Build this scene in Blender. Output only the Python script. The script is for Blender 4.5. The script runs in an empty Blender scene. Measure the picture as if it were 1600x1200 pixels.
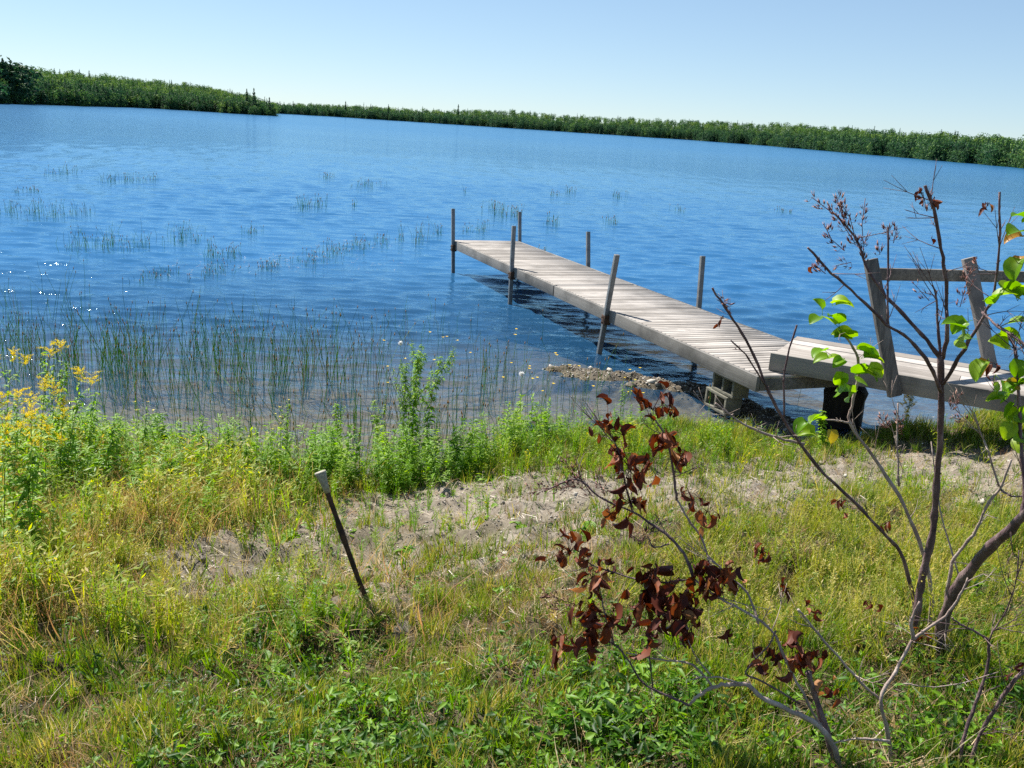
import bpy, math, random
import numpy as np
from mathutils import Vector, Matrix
S = bpy.context.scene
COL = S.collection
rad = math.radians
rng = np.random.default_rng(7)
random.seed(7)

# ------------------------------------------------------------------ camera, sky, sun, exposure
W, HH, F = 1600.0, 1200.0, 1450.0
PITCH, ROLL, EYE = rad(15.57), rad(3.75), 2.8
fwd = np.array([0, math.cos(PITCH), -math.sin(PITCH)])
rgt0 = np.array([1.0, 0, 0]); up0 = np.cross(rgt0, fwd)
RGT = math.cos(ROLL)*rgt0 + math.sin(ROLL)*up0
UPV = -math.sin(ROLL)*rgt0 + math.cos(ROLL)*up0
CAM = np.array([0, 0, EYE])
cd = bpy.data.cameras.new('camera'); cam = bpy.data.objects.new('camera', cd); COL.objects.link(cam)
m = Matrix.Identity(4)
for i in range(3):
    m[i][0] = RGT[i]; m[i][1] = UPV[i]; m[i][2] = -fwd[i]; m[i][3] = CAM[i]
cam.matrix_world = m
cd.sensor_width = 36; cd.lens = 36*F/W; cd.clip_end = 20000; cd.clip_start = .05
S.camera = cam
SUN_AZ, SUN_EL = rad(-45), rad(50)
wd = bpy.data.worlds.new('World'); S.world = wd; wd.use_nodes = True
sk = wd.node_tree.nodes.new('ShaderNodeTexSky'); sk.sky_type = 'NISHITA'; sk.sun_disc = False
sk.sun_elevation = SUN_EL; sk.sun_rotation = SUN_AZ; sk.altitude = 200
sk.air_density = .8; sk.dust_density = 0.0; sk.ozone_density = 4.0
bgn = wd.node_tree.nodes['Background']; bgn.inputs[1].default_value = .053
sgm = wd.node_tree.nodes.new('ShaderNodeGamma'); sgm.inputs[1].default_value = .64
ssc = wd.node_tree.nodes.new('ShaderNodeVectorMath'); ssc.operation = 'MULTIPLY'; ssc.inputs[1].default_value = (1.96, 2.20, 2.36)
wd.node_tree.links.new(sk.outputs[0], sgm.inputs[0]); wd.node_tree.links.new(sgm.outputs[0], ssc.inputs[0]); wd.node_tree.links.new(ssc.outputs[0], bgn.inputs[0])
sl = bpy.data.lights.new('sun', 'SUN'); sl.energy = 5.0; sl.angle = rad(.53); sl.color = (1, .955, .88)
so = bpy.data.objects.new('sun', sl); COL.objects.link(so)
sv = Vector((math.sin(SUN_AZ)*math.cos(SUN_EL), math.cos(SUN_AZ)*math.cos(SUN_EL), math.sin(SUN_EL)))
so.rotation_euler = (-sv).to_track_quat('-Z', 'Y').to_euler(); so.location = sv*50
S.view_settings.view_transform = 'Standard'; S.view_settings.look = 'None'
S.view_settings.exposure = 1.02; S.view_settings.gamma = 1
S.render.engine = 'CYCLES'
cy = S.cycles
cy.max_bounces = 8; cy.transparent_max_bounces = 12; cy.diffuse_bounces = 3; cy.glossy_bounces = 3; cy.transmission_bounces = 4
cy.caustics_reflective = False; cy.caustics_refractive = False
cy.use_denoising = False; cy.sample_clamp_indirect = 6

# ------------------------------------------------------------------ photo geometry helpers
def ray(x, y):
    d = fwd*F + RGT*(x-800) + UPV*(600-y)
    return d/np.linalg.norm(d)
def hit(x, y, z=0.0):
    d = ray(x, y); return CAM + d*((z-EYE)/d[2])
def dep(x, y, Y):
    d = ray(x, y); return CAM + d*(Y/d[1])
def project(X, Y, Z):
    v0, v1, v2 = X, Y, Z-EYE
    c = v1*fwd[1]+v2*fwd[2]
    c = np.where(c < .05, .05, c)
    return 800+F*(v0*RGT[0]+v1*RGT[1]+v2*RGT[2])/c, 600-F*(v0*UPV[0]+v1*UPV[1]+v2*UPV[2])/c

# ------------------------------------------------------------------ noise and terrain
def fbm(x, y, sc, seed, n=14):
    r = np.random.default_rng(seed); o = np.zeros(np.broadcast(x, y).shape); tot = 0
    for k in range(n):
        a = r.uniform(0, 2*math.pi); f = sc*(1.0+1.6*r.random()**1.5*2); ph = r.uniform(0, 6.28); w = 1/(.5+f/sc)
        o += w*np.sin((x*math.cos(a)+y*math.sin(a))*f*6.283+ph); tot += w*w/2
    return o/math.sqrt(tot)
def sstep(a, b, x):
    t = np.clip((x-a)/(b-a), 0, 1); return t*t*(3-2*t)
_sh = np.array([hit(*p)[:2] for p in ((-300, 715), (20, 716), (200, 722), (370, 730), (500, 740), (610, 742), (720, 722), (850, 680), (1000, 664), (1140, 668), (1230, 690), (1320, 684), (1400, 668), (1500, 655), (1600, 640), (1900, 610))])
def ysh(x):
    x = np.asarray(x, float)
    return np.interp(x, _sh[:, 0], _sh[:, 1]) + .06*np.sin(x*5.1)+.04*np.sin(x*11.3+1)
_spit = np.array([hit(*p)[:2] for p in ((885, 580), (960, 590), (1040, 602), (1110, 615), (1170, 640), (1240, 668))])
def spit(x, y):
    x = np.asarray(x, float); y = np.asarray(y, float)
    d = np.full(np.broadcast(x, y).shape, 99.0)
    for a, b in zip(_spit[:-1], _spit[1:]):
        ab = b-a; t = np.clip(((x-a[0])*ab[0]+(y-a[1])*ab[1])/(ab@ab), 0, 1)
        d = np.minimum(d, np.hypot(x-a[0]-ab[0]*t, y-a[1]-ab[1]*t))
    return d
_pt = [-3000, -120, -60, -25, -6, -1, 0, .4, 1.2, 2.2, 3.0, 3.4, 3.9, 4.6, 5.5, 6.5, 8, 40]
_pz = [-9, -8, -6, -3.0, -.62, -.10, -.01, .06, .16, .33, .50, .62, .68, .80, .98, 1.15, 1.26, 1.5]
def ground(x, y):
    x = np.asarray(x, float); y = np.asarray(y, float)
    t = ysh(x)-y
    z = np.interp(t, _pt, _pz)
    near = sstep(-12, 0, t)
    z = z + near*(.012*fbm(x, y, .5, 3)+.007*fbm(x, y, 1.6, 4)) + sstep(.5, 2, t)*.022*fbm(x, y, .7, 5)
    z = z + sstep(-.4, .4, t)*.006*fbm(x, y, 4.5, 6)
    s = spit(x, y)
    z = np.where(s < 1.2, np.maximum(z, .045-.22*(s/.45)**2+.018*fbm(x, y, 1.8, 9)), z)
    z = z+.014*fbm(x, y, 2.6, 12)*sstep(.6, 1.5, t)*sstep(7, 5, t)
    return z
def G(px, py):
    """the point of the ground seen at a place of the photograph"""
    d = ray(px, py); t = np.linspace(1.5, 40, 1500)
    P = CAM[None, :]+d[None, :]*t[:, None]
    f = P[:, 2]-np.maximum(ground(P[:, 0], P[:, 1]), -5)
    i = int(np.argmax(f < 0)); return P[i]

# ------------------------------------------------------------------ object helpers
def tag(o, label=None, cat=None, group=None, kind=None):
    if label: o['label'] = label
    if cat: o['category'] = cat
    if group: o['group'] = group
    if kind: o['kind'] = kind
    return o
def empty(name, loc=(0, 0, 0), rz=0.0):
    o = bpy.data.objects.new(name, None); COL.objects.link(o); o.location = loc; o.rotation_euler.z = rz; o.empty_display_size = .1
    return o
def link(name, me, mat, parent=None, loc=None):
    if mat is not None: me.materials.append(mat)
    o = bpy.data.objects.new(name, me); COL.objects.link(o)
    if parent is not None:
        o.parent = parent
    if loc is not None: o.location = loc
    return o
def mesh_np(name, V, Fc, attrs=None, smooth=False):
    V = np.asarray(V, np.float32); Fc = np.asarray(Fc, np.int32)
    me = bpy.data.meshes.new(name); k = Fc.shape[1]; n = len(Fc)
    me.vertices.add(len(V)); me.vertices.foreach_set('co', V.ravel())
    me.loops.add(n*k); me.loops.foreach_set('vertex_index', Fc.ravel())
    me.polygons.add(n); me.polygons.foreach_set('loop_start', np.arange(0, n*k, k, dtype=np.int32))
    me.polygons.foreach_set('loop_total', np.full(n, k, np.int32))
    if smooth: me.polygons.foreach_set('use_smooth', np.ones(n, bool))
    for an, av in (attrs or {}).items():
        a = me.attributes.new(an, 'FLOAT', 'POINT'); a.data.foreach_set('value', np.asarray(av, np.float32))
    me.update(calc_edges=True)
    return me
class TM:
    """collects triangles with a per-vertex random value and height value"""
    def __init__(s): s.v = []; s.f = []; s.r = []; s.h = []; s.n = 0
    def add(s, v, f, r=0.0, h=None):
        v = np.asarray(v, float).reshape(-1, 3); f = np.asarray(f, int).reshape(-1, 3)
        s.v.append(v); s.f.append(f+s.n); s.r.append(np.broadcast_to(np.asarray(r, float), (len(v),)).copy())
        s.h.append(np.zeros(len(v)) if h is None else np.asarray(h, float)); s.n += len(v); return s
    def arr(s): return np.concatenate(s.v), np.concatenate(s.f), np.concatenate(s.r), np.concatenate(s.h)
    def build(s, name, mat, parent=None, smooth=False, origin=None):
        v, f, r, h = s.arr()
        if origin is not None: v = v-np.asarray(origin)
        me = mesh_np(name, v, f, {'rnd': r, 'hgt': h}, smooth)
        return link(name, me, mat, parent)
def euler_m(rz, tx, ty):
    n = len(rz); cz, sz = np.cos(rz), np.sin(rz); cx, sx = np.cos(tx), np.sin(tx); c2, s2 = np.cos(ty), np.sin(ty)
    Z = np.zeros((n, 3, 3)); Z[:, 0, 0] = cz; Z[:, 0, 1] = -sz; Z[:, 1, 0] = sz; Z[:, 1, 1] = cz; Z[:, 2, 2] = 1
    X = np.zeros((n, 3, 3)); X[:, 0, 0] = 1; X[:, 1, 1] = cx; X[:, 1, 2] = -sx; X[:, 2, 1] = sx; X[:, 2, 2] = cx
    Y = np.zeros((n, 3, 3)); Y[:, 1, 1] = 1; Y[:, 0, 0] = c2; Y[:, 0, 2] = s2; Y[:, 2, 0] = -s2; Y[:, 2, 2] = c2
    return X @ Y @ Z
def scatter(temps, pos, scale, rz=None, tilt=.15, rnd=None, r2=rng, which=None):
    """temps: list of arr() tuples -> one TM holding a copy of a template at every position"""
    n = len(pos); T = TM()
    if n == 0: return T
    rz = r2.uniform(0, 6.283, n) if rz is None else rz
    tx = r2.normal(0, tilt, n); ty = r2.normal(0, tilt, n)
    scale = np.asarray(scale, float)
    if scale.ndim == 1: scale = np.stack([scale]*3, 1)
    rnd = r2.random(n) if rnd is None else rnd
    which = r2.integers(0, len(temps), n) if which is None else which
    M = euler_m(rz, tx, ty)
    for k, (v, f, r, h) in enumerate(temps):
        ix = np.where(which == k)[0]
        if len(ix) == 0: continue
        vs = v[None]*scale[ix][:, None, :]
        vv = np.einsum('nij,nkj->nki', M[ix], vs)+pos[ix][:, None, :]
        ff = f[None]+(np.arange(len(ix))*len(v))[:, None, None]
        T.add(vv.reshape(-1, 3), ff.reshape(-1, 3), (np.clip(rnd[ix][:, None]+r[None], 0, 1)).ravel(), np.broadcast_to(h[None], (len(ix), len(v))).ravel())
    return T

# ------------------------------------------------------------------ materials
def newmat(name):
    mt = bpy.data.materials.new(name); mt.use_nodes = True; nt = mt.node_tree; nt.nodes.clear()
    out = nt.nodes.new('ShaderNodeOutputMaterial'); return mt, nt, out
def N(nt, t, **kw):
    n = nt.nodes.new(t)
    for k, v in kw.items():
        if k.startswith('i_'):
            key = k[2:]; n.inputs[int(key) if key.isdigit() else key].default_value = v
        else: setattr(n, k, v)
    return n
def ramp(nt, stops, fac=None, interp='LINEAR'):
    r = nt.nodes.new('ShaderNodeValToRGB'); r.color_ramp.interpolation = interp; e = r.color_ramp.elements
    while len(e) > 1: e.remove(e[-1])
    e[0].position = stops[0][0]; e[0].color = (*stops[0][1], 1)
    for p, c in stops[1:]:
        x = e.new(p); x.color = (*c, 1)
    if fac is not None: nt.links.new(fac, r.inputs[0])
    return r
def noise(nt, scale, vec=None, detail=4, rough=.55, dist=0):
    n = nt.nodes.new('ShaderNodeTexNoise'); n.inputs['Scale'].default_value = scale; n.inputs['Detail'].default_value = detail
    n.inputs['Roughness'].default_value = rough; n.inputs['Distortion'].default_value = dist
    if vec is not None: nt.links.new(vec, n.inputs['Vector'])
    return n
def mixc(nt, a, b, fac, mode='MIX'):
    x = nt.nodes.new('ShaderNodeMix'); x.data_type = 'RGBA'; x.blend_type = mode
    for s, v in ((x.inputs[6], a), (x.inputs[7], b), (x.inputs[0], fac)):
        if hasattr(v, 'links') or hasattr(v, 'is_linked'): nt.links.new(v, s)
        elif isinstance(v, (tuple, list)): s.default_value = (*v, 1)
        else: s.default_value = v
    return x.outputs[2]
def foliage(name, stops, transl=.4, rough=.5, tip=None, tipamt=.5, spec=.35, tboost=1.25):
    mt, nt, out = newmat(name); L = nt.links.new
    at = N(nt, 'ShaderNodeAttribute', attribute_name='rnd')
    r = ramp(nt, stops, at.outputs['Fac']); c = r.outputs[0]
    if tip:
        hh = N(nt, 'ShaderNodeAttribute', attribute_name='hgt')
        mp = N(nt, 'ShaderNodeMapRange', i_1=.35, i_2=1.0, i_3=0, i_4=tipamt); L(hh.outputs['Fac'], mp.inputs[0])
        c = mixc(nt, c, tip, mp.outputs[0])
    pb = N(nt, 'ShaderNodeBsdfPrincipled'); L(c, pb.inputs['Base Color']); pb.inputs['Roughness'].default_value = rough
    pb.inputs['Specular IOR Level'].default_value = spec
    tr = N(nt, 'ShaderNodeBsdfTranslucent')
    hs = N(nt, 'ShaderNodeHueSaturation', i_Saturation=1.1, i_Value=tboost); L(c, hs.inputs['Color']); L(hs.outputs[0], tr.inputs[0])
    mx = N(nt, 'ShaderNodeMixShader', i_0=transl); L(pb.outputs[0], mx.inputs[1]); L(tr.outputs[0], mx.inputs[2]); L(mx.outputs[0], out.inputs[0])
    return mt
def solid(name, stops, scale=8, rough=.8, bump=.3, bscale=40, stretch=(1, 1, 1), spec=.3, metal=0, use_rnd=0.0):
    mt, nt, out = newmat(name); L = nt.links.new
    tc = N(nt, 'ShaderNodeTexCoord'); mp = N(nt, 'ShaderNodeMapping'); mp.inputs['Scale'].default_value = stretch; L(tc.outputs['Object'], mp.inputs[0])
    n1 = noise(nt, scale, mp.outputs[0], 6, .65); f = n1.outputs['Fac']
    if use_rnd:
        at = N(nt, 'ShaderNodeAttribute', attribute_name='rnd')
        ad = N(nt, 'ShaderNodeMath', operation='MULTIPLY_ADD', i_1=use_rnd, i_2=-use_rnd/2); L(at.outputs['Fac'], ad.inputs[0])
        a2 = N(nt, 'ShaderNodeMath', operation='ADD'); L(ad.outputs[0], a2.inputs[0]); L(f, a2.inputs[1]); f = a2.outputs[0]
    r = ramp(nt, stops, f)
    pb = N(nt, 'ShaderNodeBsdfPrincipled'); L(r.outputs[0], pb.inputs['Base Color']); pb.inputs['Roughness'].default_value = rough
    pb.inputs['Specular IOR Level'].default_value = spec; pb.inputs['Metallic'].default_value = metal
    n2 = noise(nt, bscale, mp.outputs[0], 5, .6); b = N(nt, 'ShaderNodeBump', i_Strength=bump, i_Distance=.01); L(n2.outputs['Fac'], b.inputs['Height']); L(b.outputs[0], pb.inputs['Normal'])
    L(pb.outputs[0], out.inputs[0]); return mt

def ground_mat():
    mt, nt, out = newmat('ground'); L = nt.links.new
    tc = N(nt, 'ShaderNodeTexCoord'); P = tc.outputs['Object']
    sx = N(nt, 'ShaderNodeSeparateXYZ'); L(P, sx.inputs[0])
    big = noise(nt, 1.3, P, 6, .6); mid = noise(nt, 14, P, 8, .7); fine = noise(nt, 120, P, 3, .6)
    vo = N(nt, 'ShaderNodeTexVoronoi', i_Scale=55.0); L(P, vo.inputs['Vector'])
    sand = ramp(nt, [(.28, (.055, .043, .03)), (.45, (.13, .105, .075)), (.6, (.205, .17, .125)), (.78, (.31, .265, .205))], mid.outputs['Fac']).outputs[0]
    stone = ramp(nt, [(0, (.16, .13, .11)), (.5, (.36, .31, .26)), (1, (.58, .53, .47))], vo.outputs['Color']).outputs[0]
    c = mixc(nt, sand, stone, .25)
    ba = N(nt, 'ShaderNodeAttribute', attribute_name='bare')
    soil = ramp(nt, [(.3, (.028, .021, .011)), (.5, (.065, .05, .028)), (.7, (.15, .115, .07))], mid.outputs['Fac']).outputs[0]
    bm_ = N(nt, 'ShaderNodeMapRange', i_1=.12, i_2=.5); L(ba.outputs['Fac'], bm_.inputs[0])
    shn = N(nt, 'ShaderNodeMapRange', i_1=.09, i_2=.03); L(sx.outputs[2], shn.inputs[0])
    mxx = N(nt, 'ShaderNodeMath', operation='MAXIMUM'); L(bm_.outputs[0], mxx.inputs[0]); L(shn.outputs[0], mxx.inputs[1])
    c = mixc(nt, soil, c, mxx.outputs[0])
    c = mixc(nt, c, (.10, .085, .05), ramp(nt, [(.48, (0, 0, 0)), (.66, (.8, .8, .8))], big.outputs['Fac']).outputs[0])
    wz = N(nt, 'ShaderNodeMapRange', i_1=.11, i_2=.03, i_3=0, i_4=.6); L(sx.outputs[2], wz.inputs[0])
    c = mixc(nt, c, (.06, .048, .03), wz.outputs[0])
    # damp silt and weed under the lake, then a depth tint for absorbed light
    wet = N(nt, 'ShaderNodeMapRange', i_1=.035, i_2=-.04, i_3=0, i_4=1); L(sx.outputs[2], wet.inputs[0])
    bed = ramp(nt, [(.3, (.085, .064, .034)), (.52, (.17, .135, .08)), (.75, (.30, .25, .17))], mid.outputs['Fac']).outputs[0]
    c = mixc(nt, c, bed, wet.outputs[0])
    deep = N(nt, 'ShaderNodeMapRange', i_1=-.3, i_2=-1.6, i_3=0, i_4=1); L(sx.outputs[2], deep.inputs[0])  # bed turns blue-grey with depth: the water's light absorption painted into its colour
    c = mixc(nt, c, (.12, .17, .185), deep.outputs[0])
    pb = N(nt, 'ShaderNodeBsdfPrincipled', i_Roughness=.9); L(c, pb.inputs['Base Color']); pb.inputs['Specular IOR Level'].default_value = .2
    b = N(nt, 'ShaderNodeBump', i_Strength=.7, i_Distance=.012)
    ad = N(nt, 'ShaderNodeMath', operation='MULTIPLY_ADD', i_1=.5); L(fine.outputs['Fac'], ad.inputs[0]); L(mid.outputs['Fac'], ad.inputs[2])
    L(ad.outputs[0], b.inputs['Height']); L(b.outputs[0], pb.inputs['Normal']); L(pb.outputs[0], out.inputs[0]); return mt

def water_mat():
    mt, nt, out = newmat('lake_water'); L = nt.links.new
    tc = N(nt, 'ShaderNodeTexCoord'); P = tc.outputs['Object']
    mp = N(nt, 'ShaderNodeMapping'); mp.inputs['Scale'].default_value = (.45, 1.15, 1); mp.inputs['Rotation'].default_value = (0, 0, rad(8)); L(P, mp.inputs[0])
    n1 = noise(nt, 2.2, mp.outputs[0], 4, .6, .3); n2 = noise(nt, 6.5, mp.outputs[0], 4, .62, .3)
    b1 = N(nt, 'ShaderNodeBump', i_Strength=1.0, i_Distance=.035); L(n1.outputs['Fac'], b1.inputs['Height'])
    b2 = N(nt, 'ShaderNodeBump', i_Strength=1.0, i_Distance=.025); L(n2.outputs['Fac'], b2.inputs['Height'])
    # far away the ripple mesh fades out and the bump takes over
    ln = N(nt, 'ShaderNodeVectorMath', operation='LENGTH'); L(P, ln.inputs[0])
    mr = N(nt, 'ShaderNodeMapRange', i_1=18.0, i_2=90.0, i_3=0.15, i_4=1.0); L(ln.outputs['Value'], mr.inputs[0]); L(mr.outputs[0], b1.inputs['Strength'])
    L(b1.outputs[0], b2.inputs['Normal'])
    wn = noise(nt, .045, mp.outputs[0], 3, .6, .8); wm = N(nt, 'ShaderNodeMapRange', i_1=.35, i_2=.65, i_3=.45, i_4=1.0); L(wn.outputs['Fac'], wm.inputs[0]); L(wm.outputs[0], b2.inputs['Strength'])   # wind lanes
    gl = N(nt, 'ShaderNodeBsdfGlossy'); rg = N(nt, 'ShaderNodeMapRange', i_1=20.0, i_2=200.0, i_3=.06, i_4=.12); L(ln.outputs['Value'], rg.inputs[0]); L(rg.outputs[0], gl.inputs['Roughness']); gl.inputs['Color'].default_value = (.60, .85, 1, 1)
    L(b2.outputs[0], gl.inputs['Normal'])
    tr = N(nt, 'ShaderNodeBsdfTransparent'); tr.inputs[0].default_value = (.90, .92, .90, 1)
    df = N(nt, 'ShaderNodeBsdfDiffuse'); df.inputs[0].default_value = (.026, .115, .255, 1)
    dm = N(nt, 'ShaderNodeMapRange', i_1=8.0, i_2=19.0, i_3=.03, i_4=.95)   # the clear shallows turn to opaque deep lake
    L(ln.outputs['Value'], dm.inputs[0])
    body = N(nt, 'ShaderNodeMixShader'); L(dm.outputs[0], body.inputs[0]); L(tr.outputs[0], body.inputs[1]); L(df.outputs[0], body.inputs[2])
    fr = N(nt, 'ShaderNodeFresnel', i_IOR=1.33); L(b2.outputs[0], fr.inputs['Normal'])
    cp = N(nt, 'ShaderNodeMapRange', i_1=30.0, i_2=220.0, i_3=.8, i_4=.45); L(ln.outputs['Value'], cp.inputs[0]); fm = N(nt, 'ShaderNodeMath', operation='MINIMUM'); L(cp.outputs[0], fm.inputs[1]); L(fr.outputs[0], fm.inputs[0])   # ripples never show their sides edge-on
    mx = N(nt, 'ShaderNodeMixShader'); L(fm.outputs[0], mx.inputs[0]); L(body.outputs[0], mx.inputs[1]); L(gl.outputs[0], mx.inputs[2]); L(mx.outputs[0], out.inputs[0])
    return mt

def wood_mat(name, dark, light, axis=1, tone=.5):
    """weathered wood; grain runs along the object's given axis"""
    mt, nt, out = newmat(name); L = nt.links.new
    tc = N(nt, 'ShaderNodeTexCoord'); mp = N(nt, 'ShaderNodeMapping'); s = [30.0, 30.0, 30.0]; s[axis] = 1.2; mp.inputs['Scale'].default_value = s; L(tc.outputs['Object'], mp.inputs[0])
    at = N(nt, 'ShaderNodeAttribute', attribute_name='rnd'); cx = N(nt, 'ShaderNodeCombineXYZ'); m9 = N(nt, 'ShaderNodeMath', operation='MULTIPLY', i_1=37.0); L(at.outputs['Fac'], m9.inputs[0])
    L(m9.outputs[0], cx.inputs[0]); L(m9.outputs[0], cx.inputs[2]); va = N(nt, 'ShaderNodeVectorMath', operation='ADD'); L(mp.outputs[0], va.inputs[0]); L(cx.outputs[0], va.inputs[1])
    g = noise(nt, 1.0, va.outputs[0], 5, .7, .4); st = noise(nt, 1.7, tc.outputs['Object'], 5, .6)
    a1 = N(nt, 'ShaderNodeMath', operation='MULTIPLY_ADD', i_1=.5, i_2=-.25); L(at.outputs['Fac'], a1.inputs[0])
    a2 = N(nt, 'ShaderNodeMath', operation='ADD'); L(a1.outputs[0], a2.inputs[0]); L(g.outputs['Fac'], a2.inputs[1])
    c = ramp(nt, [(.3, dark), (.62, light)], a2.outputs[0]).outputs[0]
    c = mixc(nt, c, tuple(x*.62 for x in dark), ramp(nt, [(.46, (0, 0, 0)), (.68, (.75, .75, .75))], st.outputs['Fac']).outputs[0])
    pb = N(nt, 'ShaderNodeBsdfPrincipled', i_Roughness=.75); L(c, pb.inputs['Base Color']); pb.inputs['Specular IOR Level'].default_value = .3
    b = N(nt, 'ShaderNodeBump', i_Strength=.5, i_Distance=.004); L(g.outputs['Fac'], b.inputs['Height']); L(b.outputs[0], pb.inputs['Normal']); L(pb.outputs[0], out.inputs[0]); return mt

M = {}
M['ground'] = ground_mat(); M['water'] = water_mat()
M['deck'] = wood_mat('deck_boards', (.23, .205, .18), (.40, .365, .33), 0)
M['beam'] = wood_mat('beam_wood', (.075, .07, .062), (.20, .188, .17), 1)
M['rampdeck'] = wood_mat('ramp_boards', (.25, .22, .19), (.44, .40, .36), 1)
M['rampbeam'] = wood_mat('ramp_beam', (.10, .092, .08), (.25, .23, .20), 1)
M['post'] = wood_mat('post_wood', (.09, .085, .08), (.22, .205, .19), 2)
M['steel'] = solid('grey_steel', [(.3, (.12, .12, .12)), (.7, (.24, .24, .235))], 9, .5, .15, 60, metal=.3)
M['rust'] = solid('rusty_steel', [(.35, (.03, .018, .012)), (.6, (.09, .045, .025)), (.8, (.16, .09, .05))], 25, .8, .5, 90)
M['cap'] = solid('pipe_cap', [(.3, (.20, .17, .12)), (.7, (.42, .39, .31))], 40, .6, .3, 120)
M['concrete'] = solid('concrete', [(.3, (.11, .105, .08)), (.7, (.24, .23, .18))], 14, .9, .6, 150)
M['stump'] = solid('dark_stump', [(.3, (.012, .010, .009)), (.7, (.045, .035, .026))], 14, .9, 1, 30, (1, 1, .2))
M['stone'] = solid('field_stone', [(.3, (.14, .12, .095)), (.5, (.27, .24, .195)), (.7, (.46, .42, .36))], 7, .85, .5, 60, use_rnd=.9)
M['grass'] = foliage('grass', [(0, (.02, .06, .003)), (.4, (.085, .185, .006)), (.7, (.20, .29, .014)), (1, (.42, .34, .08))], .42, tip=(.36, .34, .10), tipamt=.35)
M['lush'] = foliage('lush_grass', [(0, (.03, .09, .005)), (.5, (.10, .23, .009)), (1, (.26, .40, .03))], .5)
M['lush2'] = foliage('tall_grass', [(0, (.03, .08, .008)), (.5, (.08, .18, .014)), (1, (.20, .30, .03))], .4)
M['dry'] = foliage('dry_grass', [(0, (.24, .13, .05)), (.4, (.44, .28, .13)), (.8, (.58, .43, .23)), (1, (.66, .56, .38))], .35)
M['clover'] = foliage('clover', [(0, (.02, .065, .003)), (.5, (.075, .20, .006)), (1, (.21, .37, .02))], .45, .5)
M['fern'] = foliage('feathery', [(0, (.10, .22, .010)), (.4, (.27, .39, .018)), (.75, (.46, .43, .035)), (1, (.52, .36, .09))], .55)
M['haze'] = foliage('bedstraw', [(0, (.16, .22, .02)), (.5, (.34, .35, .04)), (1, (.52, .42, .12))], .5)
M['russet'] = foliage('russet_grass', [(0, (.26, .12, .05)), (.5, (.46, .26, .12)), (1, (.52, .42, .16))], .5)
M['reed'] = foliage('reeds', [(0, (.06, .15, .02)), (.5, (.14, .32, .04)), (.85, (.26, .42, .07)), (1, (.36, .24, .11))], .6, tip=(.24, .17, .08), tipamt=.35)
M['weed'] = foliage('weed_leaves', [(0, (.08, .20, .012)), (.5, (.20, .37, .02)), (1, (.38, .50, .05))], .5)
M['stem'] = foliage('weed_stem', [(0, (.08, .13, .02)), (1, (.20, .26, .05))], .1)
M['gold'] = foliage('goldenrod_flower', [(0, (.80, .52, .005)), (.6, (.92, .70, .01)), (1, (.88, .84, .06))], .35)
M['white'] = foliage('white_petal', [(0, (.75, .75, .72)), (1, (.85, .85, .83))], .3)
M['bark'] = solid('lilac_bark', [(.3, (.045, .027, .03)), (.5, (.13, .08, .082)), (.72, (.30, .215, .20))], 26, .6, 1.0, 70, (1, 1, .35), use_rnd=.5)
M['palebark'] = solid('pale_bark', [(.3, (.20, .14, .12)), (.5, (.34, .26, .22)), (.7, (.50, .42, .36))], 18, .8, .5, 70, use_rnd=.3)
M['dead'] = foliage('dead_leaf', [(0, (.06, .012, .006)), (.45, (.14, .032, .014)), (.8, (.28, .085, .032)), (1, (.42, .20, .08))], .3, .55, spec=.3)
M['husk'] = foliage('seed_husk', [(0, (.10, .035, .035)), (.6, (.24, .10, .08)), (1, (.42, .24, .18))], .25)
M['lilac'] = foliage('lilac_leaf', [(0, (.07, .19, .008)), (.5, (.17, .34, .012)), (.85, (.34, .46, .025)), (1, (.48, .24, .05))], .55, .42, spec=.4)
M['crown'] = foliage('tree_crown', [(0, (.03, .09, .04)), (.4, (.07, .165, .05)), (.75, (.15, .26, .055)), (1, (.23, .33, .065))], .33, .7)
M['trunk'] = solid('tree_trunk', [(.3, (.06, .045, .035)), (.7, (.14, .11, .09))], 6, .9, .4, 20)
M['litter'] = foliage('litter', [(0, (.14, .09, .05)), (.5, (.34, .27, .18)), (1, (.60, .53, .43))], .1)

def blob(px, py, cx, cy, rx, ry): return np.exp(-(((px-cx)/rx)**2+((py-cy)/ry)**2))
def bare(px, py):
    return np.clip(1.25*blob(px, py, 730, 790, 190, 48)+1.0*blob(px, py, 960, 765, 160, 28)+1.3*blob(px, py, 1420, 735, 270, 42)+1.35*blob(px, py, 330, 880, 140, 55)+.6*blob(px, py, 800, 850, 170, 50)+.5*blob(px, py, 470, 800, 90, 40)
                   + .6*blob(px, py, 1180, 775, 120, 30)+.75*blob(px, py, 560, 880, 110, 60)+.6*blob(px, py, 1600, 745, 140, 50), 0, 1)
# ------------------------------------------------------------------ the ground: one sheet, bank, lake bed and beyond
def axis_pts(a, b, step, lim, g=1.16):
    mid = list(np.arange(a, b, step)); o = []; s = step; x = b
    while x < lim: o.append(x); s *= g; x += s
    l = []; s = step; x = a-step
    while x > -lim: l.append(x); s *= g; x -= s
    return np.array(l[::-1]+mid+o)
gx = axis_pts(-5.5, 8.5, .035, 3500); gy = axis_pts(.8, 12.5, .035, 3500)
X, Y = np.meshgrid(gx, gy); Z = ground(X, Y)
nx, ny = len(gx), len(gy)
idx = np.arange(nx*ny).reshape(ny, nx)
quads = np.stack([idx[:-1, :-1], idx[:-1, 1:], idx[1:, 1:], idx[1:, :-1]], -1).reshape(-1, 4)
GPX, GPY = project(X, Y, Z)
BARE = np.where((Y > .8) & (Y < 14), bare(GPX, GPY), 0).ravel()
tag(link('ground', mesh_np('ground', np.stack([X, Y, Z], -1).reshape(-1, 3), quads, {'bare': BARE}, smooth=True), M['ground']), kind='structure')

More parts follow.
